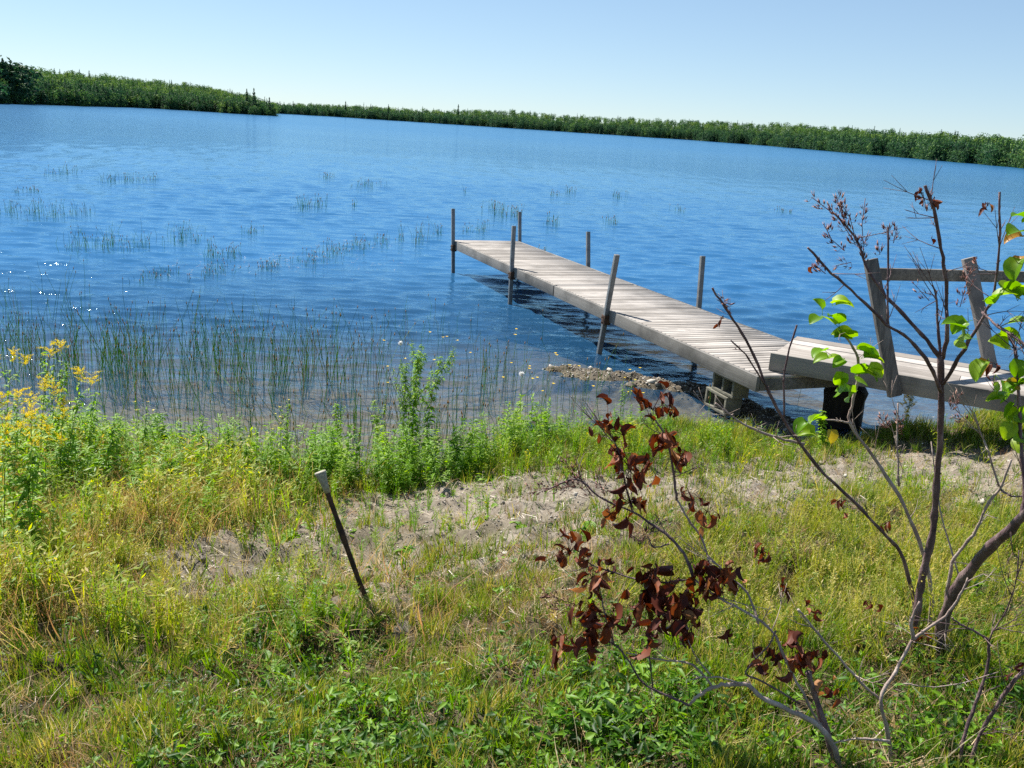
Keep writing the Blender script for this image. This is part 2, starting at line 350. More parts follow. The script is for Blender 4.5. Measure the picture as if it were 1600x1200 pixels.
# ------------------------------------------------------------------ the lake: real ripples, mesh finer near the shore
def make_water():
    nt_, nr = 1000, 1500
    th = np.linspace(rad(-58), rad(58), nt_); r = 4.2*np.exp(np.linspace(0, math.log(3200/4.2), nr))
    T, R = np.meshgrid(th, r); X = R*np.sin(T); Y = R*np.cos(T); dr = R*math.log(3200/4.2)/nr
    Z = np.zeros_like(X); r3 = np.random.default_rng(11)
    calm = .42+.58*sstep(.3, 7, Y-ysh(X)); calm *= 1-.75*np.exp(-(spit(X, Y)/.9)**2)*(Y < 10.2)
    gust = .95+.14*fbm(X, Y, .05, 21, 8)
    for k in range(80):
        lam = .09*(1.2/.09)**(r3.random()); a = rad(174)+r3.normal(0, .36); kx, ky = math.sin(a), math.cos(a)
        kk = 2*math.pi/lam; amp = .0048*lam*(1.35 if lam < .35 else .95 if lam < .6 else .6)
        w = sstep(2.4, 4.4, lam/dr)
        Z += w*amp*np.sin(kk*(X*kx+Y*ky)+r3.uniform(0, 6.283)+.5*np.sin(X*.9/lam*.3+k))
    Z = Z*calm*np.clip(gust, .35, 1.5)
    idx = np.arange(nt_*nr).reshape(nr, nt_)
    q = np.stack([idx[:-1, :-1], idx[:-1, 1:], idx[1:, 1:], idx[1:, :-1]], -1).reshape(-1, 4)
    return mesh_np('lake', np.stack([X, Y, Z], -1).reshape(-1, 3), q, smooth=True)
tag(link('lake_water', make_water(), M['water']), kind='structure')

# ------------------------------------------------------------------ far shores: hills and forest
SHL = [(-700, 150), (-200, 158), (0, 161.5), (100, 165), (200, 168), (300, 172), (400, 175.2), (432, 176.5)]
SHR = [(425, 177), (480, 180), (600, 187), (700, 192), (800, 199), (1000, 213), (1200, 228), (1400, 245.5), (1600, 263), (1900, 290), (2300, 325)]
TOPL = [(-700, 60), (-200, 88), (0, 97), (30, 108), (60, 110), (130, 114), (200, 122), (260, 128), (330, 137), (390, 149), (425, 163), (440, 170)]
TOPR = [(420, 163), (480, 163), (560, 165), (620, 169), (700, 173), (780, 172), (850, 177), (900, 181), (1000, 185), (1100, 189), (1200, 193), (1300, 198), (1400, 206), (1500, 211), (1600, 218), (1900, 238), (2300, 270)]
def azel(px, py):
    d = ray(px, py); return math.atan2(d[0], d[1]), math.atan2(d[2], math.hypot(d[0], d[1]))
def far_land(name, SH, TOP, rmax, th0, th1, ntree, tree_h, depth, label, group, seed, tone=0.0):
    sa = np.array([azel(*p) for p in SH]); ta = np.array([azel(*p) for p in TOP])
    def rs(t): return np.minimum(EYE/np.tan(np.maximum(-np.interp(t, sa[:, 0], sa[:, 1]), .0008)), rmax)*(1+.012*np.sin(t*90)+.01*np.sin(t*233))
    def el(t): return np.interp(t, ta[:, 0], ta[:, 1])
    def zr(t): rr = rs(t)*depth; return np.maximum(EYE+rr*np.tan(el(t))-tree_h*.93, 1.0)
    def hz(t, r):
        a = rs(t); f = np.clip((r-a)/(a*(depth-1)), 0, 1.6)
        return -2+np.interp(f, [0, .015, .05, 1, 1.6], [0, .12, .2, 1, 1.02])*(zr(t)+2)*1.0 + np.where(f > 0, .6*np.sin(r*.13+t*60)*np.minimum(f*4, 1), 0)
    th = np.linspace(th0, th1, 260); fr = np.concatenate([[-.05, 0, .01, .02], np.linspace(.05, 1.6, 34)])
    T, Fm = np.meshgrid(th, fr); R = rs(T)*(1+Fm*(depth-1)); Z = hz(T, R); Z[Fm < 0] = -6
    V = np.stack([R*np.sin(T), R*np.cos(T), Z], -1).reshape(-1, 3); idx = np.arange(T.size).reshape(T.shape)
    q = np.stack([idx[:-1, :-1], idx[:-1, 1:], idx[1:, 1:], idx[1:, :-1]], -1).reshape(-1, 4)
    tag(link('hill', mesh_np(name, V, q, smooth=True), M['hill']), kind='structure')
    r4 = np.random.default_rng(seed); n = ntree
    t = r4.uniform(th0, th1, n); f = r4.random(n)**1.5*1.25; f[:n//3] = .012+r4.random(n//3)*.05
    r = rs(t)*(1+f*(depth-1)); z = hz(t, r)-.4
    pos = np.stack([r*np.sin(t), r*np.cos(t), z], 1)
    s = tree_h*(r4.normal(1, .16, n).clip(.55, 1.35))
    con = np.where((f < .15) & (r4.random(n) < .5) | (r4.random(n) < .17), 1, 0)
    which = np.where(con == 1, r4.integers(0, 5, n), r4.integers(5, 11, n))
    s = s*np.where(which < 5, 1.04, .95)
    T_ = scatter(TREES, pos, np.stack([s*1.0, s*1.0, s], 1), tilt=.03, rnd=np.where(con == 1, r4.normal(.08, .08, n), r4.normal(.36+tone+.32*sstep(.1, .5, f), .24, n)).clip(0, 1), r2=r4, which=which)
    tag(T_.build('forest', M['crown']), label, 'forest', kind='stuff')
    return rs, hz
M['hill'] = solid('forest_floor', [(.3, (.02, .035, .012)), (.7, (.05, .07, .025))], .05, .95, .2, 1)
def tree_template(kind, seed, n=170, leaf=.035):
    r = np.random.default_rng(seed); T = TM()
    if kind == 'c':   # conifer, unit height
        wmax = r.uniform(.15, .2)
        for k in range(n):
            z = .12+.88*r.random()**.85; rr = wmax*(1-z)**.8*(.55+.45*math.sin(z*45+seed))*1.15+.012
            a = r.uniform(0, 6.283); q = rr*r.uniform(.55, 1.05); c = np.array([q*math.cos(a), q*math.sin(a), z-.25*q])
            u = np.array([math.cos(a), math.sin(a), -.45])*r.uniform(.035, .06)*(1.25-z); w = np.array([-math.sin(a), math.cos(a), r.normal(0, .2)])*r.uniform(.025, .05)*(1.25-z)
            T.add([c-w, c+w, c+u, c-u*.6+np.array([0, 0, .02])], [(0, 1, 2), (0, 1, 3)], r.normal(0, .12))
    else:             # broadleaf crown of clumps, unit height
        cl = [(r.normal(0, .13), r.normal(0, .13), r.uniform(.2, .86), r.uniform(.09, .17)) for _ in range(13)]+[(0, 0, .62, .24), (0, 0, .8, .17)]
        for k in range(int(n*1.25)):
            cx_, cy_, cz_, cr = cl[r.integers(len(cl))]; d = r.normal(0, 1, 3); d /= np.linalg.norm(d); d[2] = d[2]*.8+.15
            c = np.array([cx_, cy_, cz_])+d*cr*r.uniform(.75, 1.05)
            u = r.normal(0, 1, 3); u -= d*(u@d)*.7; u /= np.linalg.norm(u); w = np.cross(d, u); s = r.uniform(.024, .046)
            T.add([c-u*s-w*s*.6, c+u*s-w*s*.5, c+w*s*.9, c+u*s*.3+d*s*.6], [(0, 1, 2), (0, 1, 3)], r.normal(0, .14))
    T.add([[.012, 0, 0], [-.012, .01, 0], [0, -.012, 0], [0, 0, .8]], [(0, 1, 3), (1, 2, 3), (2, 0, 3)], -.1)
    return T.arr()
TREES = [tree_template('c', k) for k in range(5)]+[tree_template('b', 20+k) for k in range(6)]
thA, thB = azel(-500, 150)[0], azel(430, 176)[0]
rsL, hzL = far_land('hill_left', SHL, TOPL, 420, thA, thB, 6500, 6.0, 1.5, 'dark green forest covering the low hill at the left end of the far shore', None, 31)
thC, thD = azel(418, 176)[0], azel(2200, 320)[0]
rsR, hzR = far_land('shore_right', SHR, TOPR, 800, thC, thD, 8000, 7.4, 1.22, 'long line of mixed forest along the far shore from the middle to the right', None, 32, -.14)
# single trees one can tell apart against the sky
def far_tree(px, pybase_r, pytop, name, label, kind, k, extra=0.0):
    t = azel(px, 170)[0]; rs, hz = (rsL, hzL) if px < 432 else (rsR, hzR)
    r = float(rs(t))*(1+pybase_r); zb = float(hz(t, r))-.4; e = azel(px, pytop)[1]
    h = EYE+r*math.tan(e)-zb
    root = empty(name, (r*math.sin(t), r*math.cos(t), zb), k*1.7); tag(root, label, kind, 'trees standing out of the far forest')
    v, f, rr, hh = (tree_template('c', 50+k, 420) if 'pine' in name or 'spruce' in name else tree_template('b', 70+k, 420))
    if px < 40: v = v*np.array([1.5, 1.5, 1])
    T = TM(); T.add(v[:-4]*h, f[:-3], np.clip(rr[:-4]+(.05 if px < 40 else .12), 0, 1)); T.build('crown', M['crown'], root)
    T = TM(); tube(T, [(0, 0, 0), (0, .1, h*.4), (0, 0, h*.85)], [h*.016, h*.012, h*.004], 6); T.build('trunk', M['trunk'], root)
def tube(T, pts, rads, sides=6, r=0.5, sub=0, jit=0.0):
    P = np.array(pts, float); R = np.array(rads, float)
    if len(R) == 1: R = np.repeat(R, len(P))
    if sub and len(P) > 2:
        t = np.arange(len(P)); tt = np.linspace(0, len(P)-1, (len(P)-1)*sub+1)
        Pe = np.vstack([2*P[0]-P[1], P, 2*P[-1]-P[-2]]); out = []
        for q in tt:
            i = min(int(q), len(P)-2); u = q-i; p0, p1, p2, p3 = Pe[i], Pe[i+1], Pe[i+2], Pe[i+3]
            out.append(.5*((2*p1)+(-p0+p2)*u+(2*p0-5*p1+4*p2-p3)*u*u+(-p0+3*p1-3*p2+p3)*u**3))
        R = np.interp(tt, t, R); P = np.array(out)
    if jit: P[1:-1] += rng.normal(0, 1, P[1:-1].shape)*jit; R = R*(1+rng.uniform(-.16, .24, len(R))*(1 if jit else 0))
    D = np.gradient(P, axis=0); D /= np.linalg.norm(D, axis=1)[:, None]+1e-9
    ref = np.array([.3, .9, .2]); V = []
    for p, d, rr in zip(P, D, R):
        a = np.cross(d, ref); a /= np.linalg.norm(a)+1e-9; b = np.cross(d, a)
        an = np.linspace(0, 2*math.pi, sides, endpoint=False)
        V.append(p+rr*(np.cos(an)[:, None]*a+np.sin(an)[:, None]*b))
    V = np.concatenate(V); n = len(P); f = []
    for i in range(n-1):
        for j in range(sides):
            a = i*sides+j; b = i*sides+(j+1) % sides; f += [(a, b, a+sides), (b, b+sides, a+sides)]
    V = np.vstack([V, P[0], P[-1]]); k = n*sides
    for j in range(sides): f += [(k, (j+1) % sides, j), (k+1, (n-1)*sides+j, (n-1)*sides+(j+1) % sides)]
    T.add(V, f, r, np.concatenate([np.repeat(np.linspace(0, 1, n), sides), [0, 1]]))
    return P
for k, (px, rb, top, nm, lb, kd) in enumerate([
    (-26, .03, 82, 'broadleaf_tree', 'big dark leafy tree cut by the left edge of the picture, behind the tallest pine', 'tree'),
    (2, .03, 84, 'broadleaf_tree', 'round dark crown between the tallest pine and the rounded pine at the left edge', 'tree'),
    (17, .02, 91, 'broadleaf_tree', 'dark leafy crown just right of the rounded pine at the left edge', 'tree'),
    (34, .02, 99, 'broadleaf_tree', 'lowest dark crown at the right end of the leftmost tree clump', 'tree'),
    (-8, .01, 84, 'tall_pine', 'tall dark pine at the left edge, highest of the far trees', 'tree'),
    (10, .012, 92, 'tall_pine', 'rounded dark pine second from the left edge of the far shore', 'tree'),
    (24, .015, 96, 'broadleaf_tree', 'dark leafy tree third from the left edge of the far shore', 'tree'),
    (386, .02, 139, 'tall_pine', 'left pine of the pair standing near the tip of the wooded point', 'tree'),
    (397, .02, 138, 'tall_pine', 'right pine of the pair standing near the tip of the wooded point', 'tree'),
    (421, .004, 152, 'spruce_tree', 'dark spruce on the very tip of the wooded point', 'tree'),
    (458, .02, 158, 'tall_pine', 'lone pine just right of the wooded point', 'tree'),
    (540, .02, 158, 'tall_pine', 'broad pine above the treeline left of the middle', 'tree'),
    (716, .02, 163, 'tall_pine', 'thin pine sticking out above the middle treeline', 'tree'),
    (607, .02, 163, 'spruce_tree', 'small pointed spruce above the treeline between the broad pine and the thin pine', 'tree')]):
    far_tree(px, rb, top, nm, lb, kd, k)

# ------------------------------------------------------------------ more geometry helpers
def box(T, c, hs, R=None, r=.5, bev=0.0, jit=0.0):
    c = np.asarray(c, float); hx, hy, hz = hs
    if bev <= 0:
        v = np.array([[x, y, z] for x in (-hx, hx) for y in (-hy, hy) for z in (-hz, hz)], float)
        f = [(0, 1, 3), (0, 3, 2), (4, 6, 7), (4, 7, 5), (0, 4, 5), (0, 5, 1), (2, 3, 7), (2, 7, 6), (0, 2, 6), (0, 6, 4), (1, 5, 7), (1, 7, 3)]
    else:
        import bmesh
        bm = bmesh.new(); bmesh.ops.create_cube(bm, size=2); bmesh.ops.scale(bm, vec=(hx, hy, hz), verts=bm.verts)
        bmesh.ops.bevel(bm, geom=bm.edges[:], offset=bev, segments=2, profile=.6, affect='EDGES'); bmesh.ops.triangulate(bm, faces=bm.faces)
        bm.verts.index_update(); v = np.array([x.co[:] for x in bm.verts]); f = [tuple(w.index for w in x.verts) for x in bm.faces]; bm.free()
    if jit: v = v+rng.normal(0, jit, v.shape)
    if R is not None: v = v @ np.asarray(R).T
    T.add(v+c, f, r)
def frames(d, roll):
    d = d/np.linalg.norm(d, axis=1)[:, None]; up = np.tile([0., 0., 1.], (len(d), 1)); up[np.abs(d[:, 2]) > .97] = [1, 0, 0]
    a = np.cross(d, up); a /= np.linalg.norm(a, axis=1)[:, None]; b = np.cross(a, d)
    c, s = np.cos(roll)[:, None], np.sin(roll)[:, None]; x = a*c+b*s; z = -a*s+b*c
    return np.stack([x, d, z], 2)
def scatter_dir(temps, pos, d, scale, roll=None, rnd=None, r2=rng, T=None):
    n = len(pos); T = T or TM(); pos = np.asarray(pos, float); d = np.asarray(d, float)
    if n == 0: return T
    roll = r2.normal(0, .5, n) if roll is None else roll; rnd = r2.random(n) if rnd is None else rnd
    scale = np.broadcast_to(scale, (n,)); which = r2.integers(0, len(temps), n); R = frames(d, roll)
    for k, (v, f, r, h) in enumerate(temps):
        ix = np.where(which == k)[0]
        if len(ix) == 0: continue
        vv = np.einsum('nij,nkj->nki', R[ix], v[None]*scale[ix][:, None, None])+pos[ix][:, None, :]
        ff = f[None]+(np.arange(len(ix))*len(v))[:, None, None]
        T.add(vv.reshape(-1, 3), ff.reshape(-1, 3), np.clip(rnd[ix][:, None]+r[None], 0, 1).ravel(), np.broadcast_to(h[None], (len(ix), len(v))).ravel())
    return T
def to_local(T, root):
    """move a collector's world coordinates into a thing's own frame"""
    cz, sz = math.cos(root.rotation_euler.z), math.sin(root.rotation_euler.z); L = np.array(root.location[:])
    R = np.array([[cz, sz, 0], [-sz, cz, 0], [0, 0, 1]])
    T.v = [(v-L) @ R.T for v in T.v]; return T
def leaf_t(w=.5, fold=.5, curl=0.0, heart=0.0, rows=6, wav=0.0, seed=0, pointy=1.0):
    """a leaf from the origin along +y, length 1"""
    r = np.random.default_rng(seed); V = []; H = []; F_ = []
    th = 0; y = 0; z = 0
    for i in range(rows+1):
        t = i/rows; wd_ = w*.5*(math.sin(math.pi*min(1, t**.72*1.0))**.8 if 0 < t < 1 else 0)*(1+.25*(1-t))
        back = -heart*.16*(1 if i == 1 else 0)
        nx_ = -math.sin(th); nz_ = math.cos(th)
        for k, sgn in enumerate((-1, -.5, 0, .5, 1)):
            ww = wd_*sgn; up = abs(ww)*fold+wav*r.normal(0, 1)*abs(sgn)
            V.append((ww*math.cos(min(1.2, fold*.5)), y+nx_*up+back*abs(sgn), z+nz_*up)); H.append(t)
        th += -curl/rows; y += math.cos(th)/rows; z += math.sin(th)/rows
    for i in range(rows):
        for k in range(4):
            a = i*5+k; F_ += [(a, a+1, a+5), (a+1, a+6, a+5)]
    T = TM(); T.add(V, F_, 0, H); return T.arr()
def blade_t(seed, n=5, spread=.12, lean=.35, w=.02, seg=3):
    r = np.random.default_rng(seed); T = TM()
    for k in range(n):
        b = r.normal(0, spread, 2); a = r.uniform(0, 6.283); L = r.uniform(.55, 1); ln = abs(r.normal(0, lean)); ww = w*r.uniform(.7, 1.3)
        dx, dy = math.cos(a), math.sin(a); px_, py_ = -dy, dx; V = []; H = []
        for i in range(seg+1):
            t = i/seg; o = ln*t*t*L; h = L*t*(1-.25*ln*t); wd_ = ww*(1-t)**.7 if i < seg else 0
            c = np.array([b[0]+dx*o, b[1]+dy*o, h-.05])
            if i < seg: V += [c-np.array([px_, py_, 0])*wd_, c+np.array([px_, py_, 0])*wd_]; H += [t, t]
            else: V.append(c); H.append(1)
        f = []
        for i in range(seg-1): f += [(2*i, 2*i+1, 2*i+2), (2*i+1, 2*i+3, 2*i+2)]
        f.append((2*seg-2, 2*seg-1, 2*seg)); T.add(V, f, r.normal(0, .16), H)
    return T.arr()
def sprig_t(seed, n=8, leaf=.28, up=.5, lw=.62):
    """a low broadleaf sprig, unit size"""
    r = np.random.default_rng(seed); T = TM(); L = leaf_t(lw, .35, .5, rows=3, seed=seed)
    p = r.normal(0, .33, (n, 3)); p[:, 2] = r.uniform(.15, 1.0, n)*up
    a = r.uniform(0, 6.283, n); d = np.stack([np.cos(a), np.sin(a), r.normal(.15, .35, n)], 1)
    T = scatter_dir([L], p, d, r.uniform(.7, 1.3, n)*leaf, rnd=np.zeros(n), r2=r); T.r = [x+np.repeat(r.normal(0, .13, n), len(L[0])) for x in T.r]
    return T.arr()
def feather_t(seed, n=46, fine=.1, spread=.28):
    """an airy plant: branching hair-thin stems with many tiny leaves, unit height"""
    r = np.random.default_rng(seed); T = TM()
    for q in range(5):
        a = r.uniform(0, 6.283); s = spread*r.uniform(.2, 1.2); top = np.array([math.cos(a)*s, math.sin(a)*s, r.uniform(.7, 1)]); b = np.array([0, 0, -.05])
        mid = (b+top)/2+np.array([0, 0, .1]); w = np.array([-math.sin(a), math.cos(a), 0])*.006
        T.add([b-w, b+w, mid-w, mid+w, top], [(0, 1, 2), (1, 3, 2), (2, 3, 4)], -.2, [0, 0, .5, .5, 1])
        for k in range(n//5):
            t = r.uniform(.22, 1); c = (1-t)**2*b+2*t*(1-t)*mid+t*t*top; e = r.uniform(0, 6.283); l = fine*r.uniform(.5, 1.3)
            dd = np.array([math.cos(e), math.sin(e), r.uniform(0, .9)])*l; ww = np.cross(dd, [0, .3, 1]); ww = ww/np.linalg.norm(ww)*l*.12
            T.add([c, c+dd*.5+ww, c+dd, c+dd*.5-ww], [(0, 1, 2), (0, 2, 3)], r.normal(0, .12), [t]*4)
    return T.arr()
def stone_t(seed, flat=.6):
    import bmesh
    r = np.random.default_rng(seed); bm = bmesh.new(); bmesh.ops.create_icosphere(bm, subdivisions=1, radius=.5); bm.verts.index_update()
    v = np.array([x.co[:] for x in bm.verts]); f = [tuple(w.index for w in x.verts) for x in bm.faces]; bm.free()
    v = v*(1+r.normal(0, .13, (len(v), 1)))*np.array([1.15, .85, flat]); T = TM(); T.add(v, f, 0); return T.arr()

# ------------------------------------------------------------------ the dock
ZD = .60
A0 = hit(710, 375, ZD); C0 = hit(1190, 588, ZD)
u_ = (C0-A0)/np.linalg.norm(C0-A0); n_ = np.array([-u_[1], u_[0], 0]); LD = float(np.linalg.norm(C0-A0)); WD = 1.3
dock = empty('dock', (A0[0], A0[1], 0), math.atan2(n_[1], n_[0]))
tag(dock, 'long weathered grey plank dock on upright posts reaching out into the lake', 'dock')
LJ = float((hit(870, 446, ZD)-A0)@u_)
for s0, s1 in ((0, LJ-.012), (LJ+.012, LD)):
    T = TM(); y = s0
    while y < s1-.05:
        w = min(.092+rng.normal(0, .002), s1-y)
        ov = rng.normal(0, .001); tz = rng.normal(0, .0012)
        Rz = np.array(Matrix.Rotation(rng.normal(0, .006), 3, 'X') @ Matrix.Rotation(rng.normal(0, .001), 3, 'Z'))
        box(T, (WD/2+ov, -(y+w/2), ZD-.016+tz), (WD/2-.004, w/2-.002, .016), Rz, rng.random())
        y += w
    T.build('deck', M['deck'], dock)
    for x in (.03, WD/2, WD-.03):
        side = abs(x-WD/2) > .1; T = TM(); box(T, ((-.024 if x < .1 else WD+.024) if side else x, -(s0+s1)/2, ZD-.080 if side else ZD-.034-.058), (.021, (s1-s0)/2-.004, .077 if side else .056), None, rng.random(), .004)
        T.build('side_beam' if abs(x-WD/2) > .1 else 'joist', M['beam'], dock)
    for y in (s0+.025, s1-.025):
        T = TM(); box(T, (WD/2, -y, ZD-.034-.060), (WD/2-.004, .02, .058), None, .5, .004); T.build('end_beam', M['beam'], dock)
def loc2(x, y, z): return np.array([A0[0], A0[1], 0])+n_*x+u_*y+np.array([0, 0, z])
def bar(T, p, q, wx, wy, r=.5, bev=.003, ref=None):
    p = np.asarray(p, float); q = np.asarray(q, float); d = q-p; L = np.linalg.norm(d); d /= L
    a = np.asarray(ref if ref is not None else n_, float); a = a-d*(a@d); a /= np.linalg.norm(a); b = np.cross(d, a)
    box(T, (p+q)/2, (wx/2, wy/2, L/2), np.stack([a, b, d], 1), r, bev)
def postfn(foot, top, side):
    T = TM(); bar(T, foot, top, .062, .048); po = to_local(T, dock).build('post', M['steel'], dock)
    d = (top-foot)/np.linalg.norm(top-foot); zc = ZD-.13; c = foot+d*((zc-foot[2])/d[2])
    T = TM(); box(T, c+n_*.012*(1 if side < 0 else -1), (.045, .05, .06), np.stack([n_, u_, [0, 0, 1]], 1), .5, .005)
    for dz in (-.03, .035): tube(T, [c+np.array([0, 0, dz])-n_*.06, c+np.array([0, 0, dz])+n_*.07], [.008], 6)
    to_local(T, dock).build('bracket', M['rust'], po)
def onside(px, py, n):
    d = ray(px, py); a = np.array([A0[0], A0[1], 0]); return CAM+d*(((a+n_*n-CAM)@n_)/(d@n_))
for (tp, ft, n, side) in (((708, 326), (708, 424), -.076, -1), ((803, 353), (797, 470), -.076, -1), ((964, 398), (938, 541), -.076, -1),
                          ((812, 331), (812, 377), WD+.076, 1), ((919, 362), (919, 417), WD+.076, 1), ((1098, 400), (1092, 479), WD+.076, 1)):
    a, b = onside(*ft, n), onside(*tp, n); d = (b-a)/np.linalg.norm(b-a)
    postfn(a-d*((a[2]+.45)/d[2]), b, side)

# ------------------------------------------------------------------ the short ramp with its rail
ZR = .79
F0 = hit(1205, 550, ZR); F1 = hit(1575, 613, ZR); dr_ = F1-F0; dr_[2] = 0; dr_ /= np.linalg.norm(dr_); nr_ = np.array([-dr_[1], dr_[0], 0]); F0[2] = 0
rampo = empty('footbridge', tuple(F0), math.atan2(-nr_[1], -nr_[0])); WR, LR = 1.0, 4.6
tag(rampo, 'grey wooden footbridge with long planks joining the dock to the bank at the right', 'footbridge')
def rl(x, y, z): return F0+nr_*x+dr_*y+np.array([0, 0, z])
Rr = np.stack([nr_, dr_, [0, 0, 1]], 1)
T = TM()
for k in range(5):
    w = WR/5; y0 = .0; ym = rng.uniform(1.6, 2.9)
    for a_, b_ in ((0, ym-.002), (ym+.002, LR)):
        box(T, rl(.035+w*(k+.5), (a_+b_)/2+.02, ZR-.03+rng.normal(0, .003)), (w/2-.003, (b_-a_)/2, .018), Rr, rng.random(), .003)
to_local(T, rampo).build('deck', M['rampdeck'], rampo)
for x, y0, y1, z1, hh in ((.0, 0, LR, ZR-.004, .088), (WR+.06, 0, LR, ZR-.055, .07)):
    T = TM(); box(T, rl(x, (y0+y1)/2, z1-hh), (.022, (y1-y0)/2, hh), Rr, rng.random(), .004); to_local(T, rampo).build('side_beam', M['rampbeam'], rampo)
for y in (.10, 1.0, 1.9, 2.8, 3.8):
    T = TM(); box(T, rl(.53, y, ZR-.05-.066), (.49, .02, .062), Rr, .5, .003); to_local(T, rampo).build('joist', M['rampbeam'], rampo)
def onramp(px, py, n):
    d = ray(px, py); return CAM+d*(((F0+nr_*n-CAM)@nr_)/(d@nr_))
b1 = onramp(1398, 619, -.065); t1 = onramp(1360, 405, -.065); b2 = onramp(1549, 581, WR+.13); t2 = onramp(1513, 403, WR+.13)
d2 = (t2-b2)/np.linalg.norm(t2-b2)
for b, t in ((b1, t1), (b2-d2*.25, t2)):
    T = TM(); bar(T, b, t, .118, .07, rng.random(), .006, np.array([1, 0, 0])); to_local(T, rampo).build('rail_post', M['post'], rampo)
T = TM(); ra = dep(1362, 428, t1[1]+.07); rb = dep(1513, 431, t2[1]+.07); rc = rb+(rb-ra)*1.3
bar(T, ra, rc, .04, .115, .4, .004, np.array([0, 1, 0])); to_local(T, rampo).build('handrail', M['rampbeam'], rampo)

# ------------------------------------------------------------------ what the dock end rests on
def block(c, ang, tilt, label):
    o = TM(); R = np.array(Matrix.Rotation(ang, 3, 'Z') @ Matrix.Rotation(tilt, 3, 'Y'))   # long side x, cavities along y
    for z in (-.085, .085): box(o, R @ np.array([0, 0, z]), (.195, .097, .015), R, .5, .004)
    for x in (-.179, 0, .179): box(o, R @ np.array([x, 0, 0]), (.0155, .0965, .0705), R, .5, .002)
    ob = o.build('concrete_block', M['concrete']); ob.location = tuple(c); tag(ob, label, 'block', 'concrete blocks under the dock')
ang = math.atan2(u_[1], u_[0]); pb = hit(1143, 601, .33); sb = float((pb-A0)@u_)
block(loc2(.095, sb+.02, ZD-.157-.100), ang, .0, 'grey two-hole concrete block wedged directly under the dock beam')
block(loc2(.075, sb-.05, ZD-.157-.201-.102), ang, .03, 'half-buried lower concrete block beneath another block under the dock end')
st = hit(1315, 655, .05); T = TM(); rr = np.random.default_rng(5); prof = [(-.1, .20), (.0, .205), (.12, .19), (.25, .20), (.35, .215), (.40, .18), (.41, .0)]
V = []; ns = 14
for z, r_ in prof:
    for k in range(ns):
        a = k/ns*6.283; q = r_*(1+.12*math.sin(2*a+1)+.07*math.sin(5*a)+rr.normal(0, .03)); V.append((q*math.cos(a), q*math.sin(a), z+rr.normal(0, .008)))
f = []
for i in range(len(prof)-1):
    for k in range(ns):
        a = i*ns+k; b = i*ns+(k+1) % ns; f += [(a, b, a+ns), (b, b+ns, a+ns)]
T.add(V, f, .5); ob = T.build('tree_stump', M['stump']); ob.location = (st[0], st[1], 0); tag(ob, 'black rotten stump propping up the footbridge at the waterline', 'stump')

# ------------------------------------------------------------------ the leaning stake
pb = G(574, 945); pt = dep(500, 737, pb[1]+.10); d = pt-pb; L = np.linalg.norm(d); d /= L
stk = empty('stake', tuple(pb)); tag(stk, 'rusty iron pipe stake with pale flared cap leaning left out of the weeds', 'stake')
T = TM(); tube(T, [pb-d*.15, pb+d*L*.33, pb+d*L*.66, pb+d*(L-.02)], [.0125, .0125, .012, .012], 12, sub=4, jit=.0006); to_local(T, stk).build('pipe', M['rust'], stk, True)
T = TM(); tube(T, [pb+d*(L-.10), pb+d*(L-.06), pb+d*(L-.03), pb+d*(L-.006), pb+d*(L)], [.0135, .0165, .021, .0265, .0255], 18); to_local(T, stk).build('cap', M['cap'], stk)

# ------------------------------------------------------------------ ground cover, made where the photograph shows it
def field(n, x0=-6.5, x1=9.5, y0=1.3, y1=11.5, p=1.0, seed=0):
    """random ground points, thinned with distance, with their place in the photograph"""
    r = np.random.default_rng(seed); x = r.uniform(x0, x1, n*3); y = y0+(y1-y0)*r.random(n*3)**p
    k = np.abs(x) < .75*y+1.0; x = x[k][:n]; y = y[k][:n]; z = ground(x, y); t = ysh(x)-y; px, py = project(x, y, z)
    return x, y, z, t, px, py, r
def lushp(px, py):
    return np.clip(1.1*blob(px, py, 560, 1150, 150, 80)+1.1*blob(px, py, 980, 1130, 180, 100)+.6*blob(px, py, 750, 1180, 110, 60)+.5*blob(px, py, 300, 1160, 120, 70)+.7*blob(px, py, 450, 1010, 110, 70)+.5*blob(px, py, 1350, 1180, 250, 60)+.5*blob(px, py, 1500, 1050, 150, 150), 0, 1)
def dryp(px, py):
    return np.clip(.9*blob(px, py, 30, 1180, 110, 60)+.7*blob(px, py, 330, 1130, 120, 50)+.8*blob(px, py, 700, 1000, 170, 60)+.9*blob(px, py, 900, 940, 130, 60)+.5*blob(px, py, 480, 900, 170, 80)+.4*blob(px, py, 1050, 850, 200, 50)+.5*blob(px, py, 200, 900, 150, 60)+.5*blob(px, py, 1450, 700, 200, 30), 0, 1)
G5 = [blade_t(k) for k in range(8)]; G5w = [blade_t(20+k, 5, .1, .5, .032) for k in range(5)]; DRY = [blade_t(40+k, 5, .16, .9, .014) for k in range(6)]
SPR = [sprig_t(k) for k in range(3)]+[sprig_t(3+k, 10, .42, .8, .26) for k in range(4)]; FTH = [feather_t(k) for k in range(6)]; FTF = [feather_t(30+k, 90, .06, .45) for k in range(5)]
def hz_patch(x, y): return .5+.5*np.clip(.6*fbm(x, y, .9, 41)+.5*fbm(x, y, 3.1, 42), -1, 1)
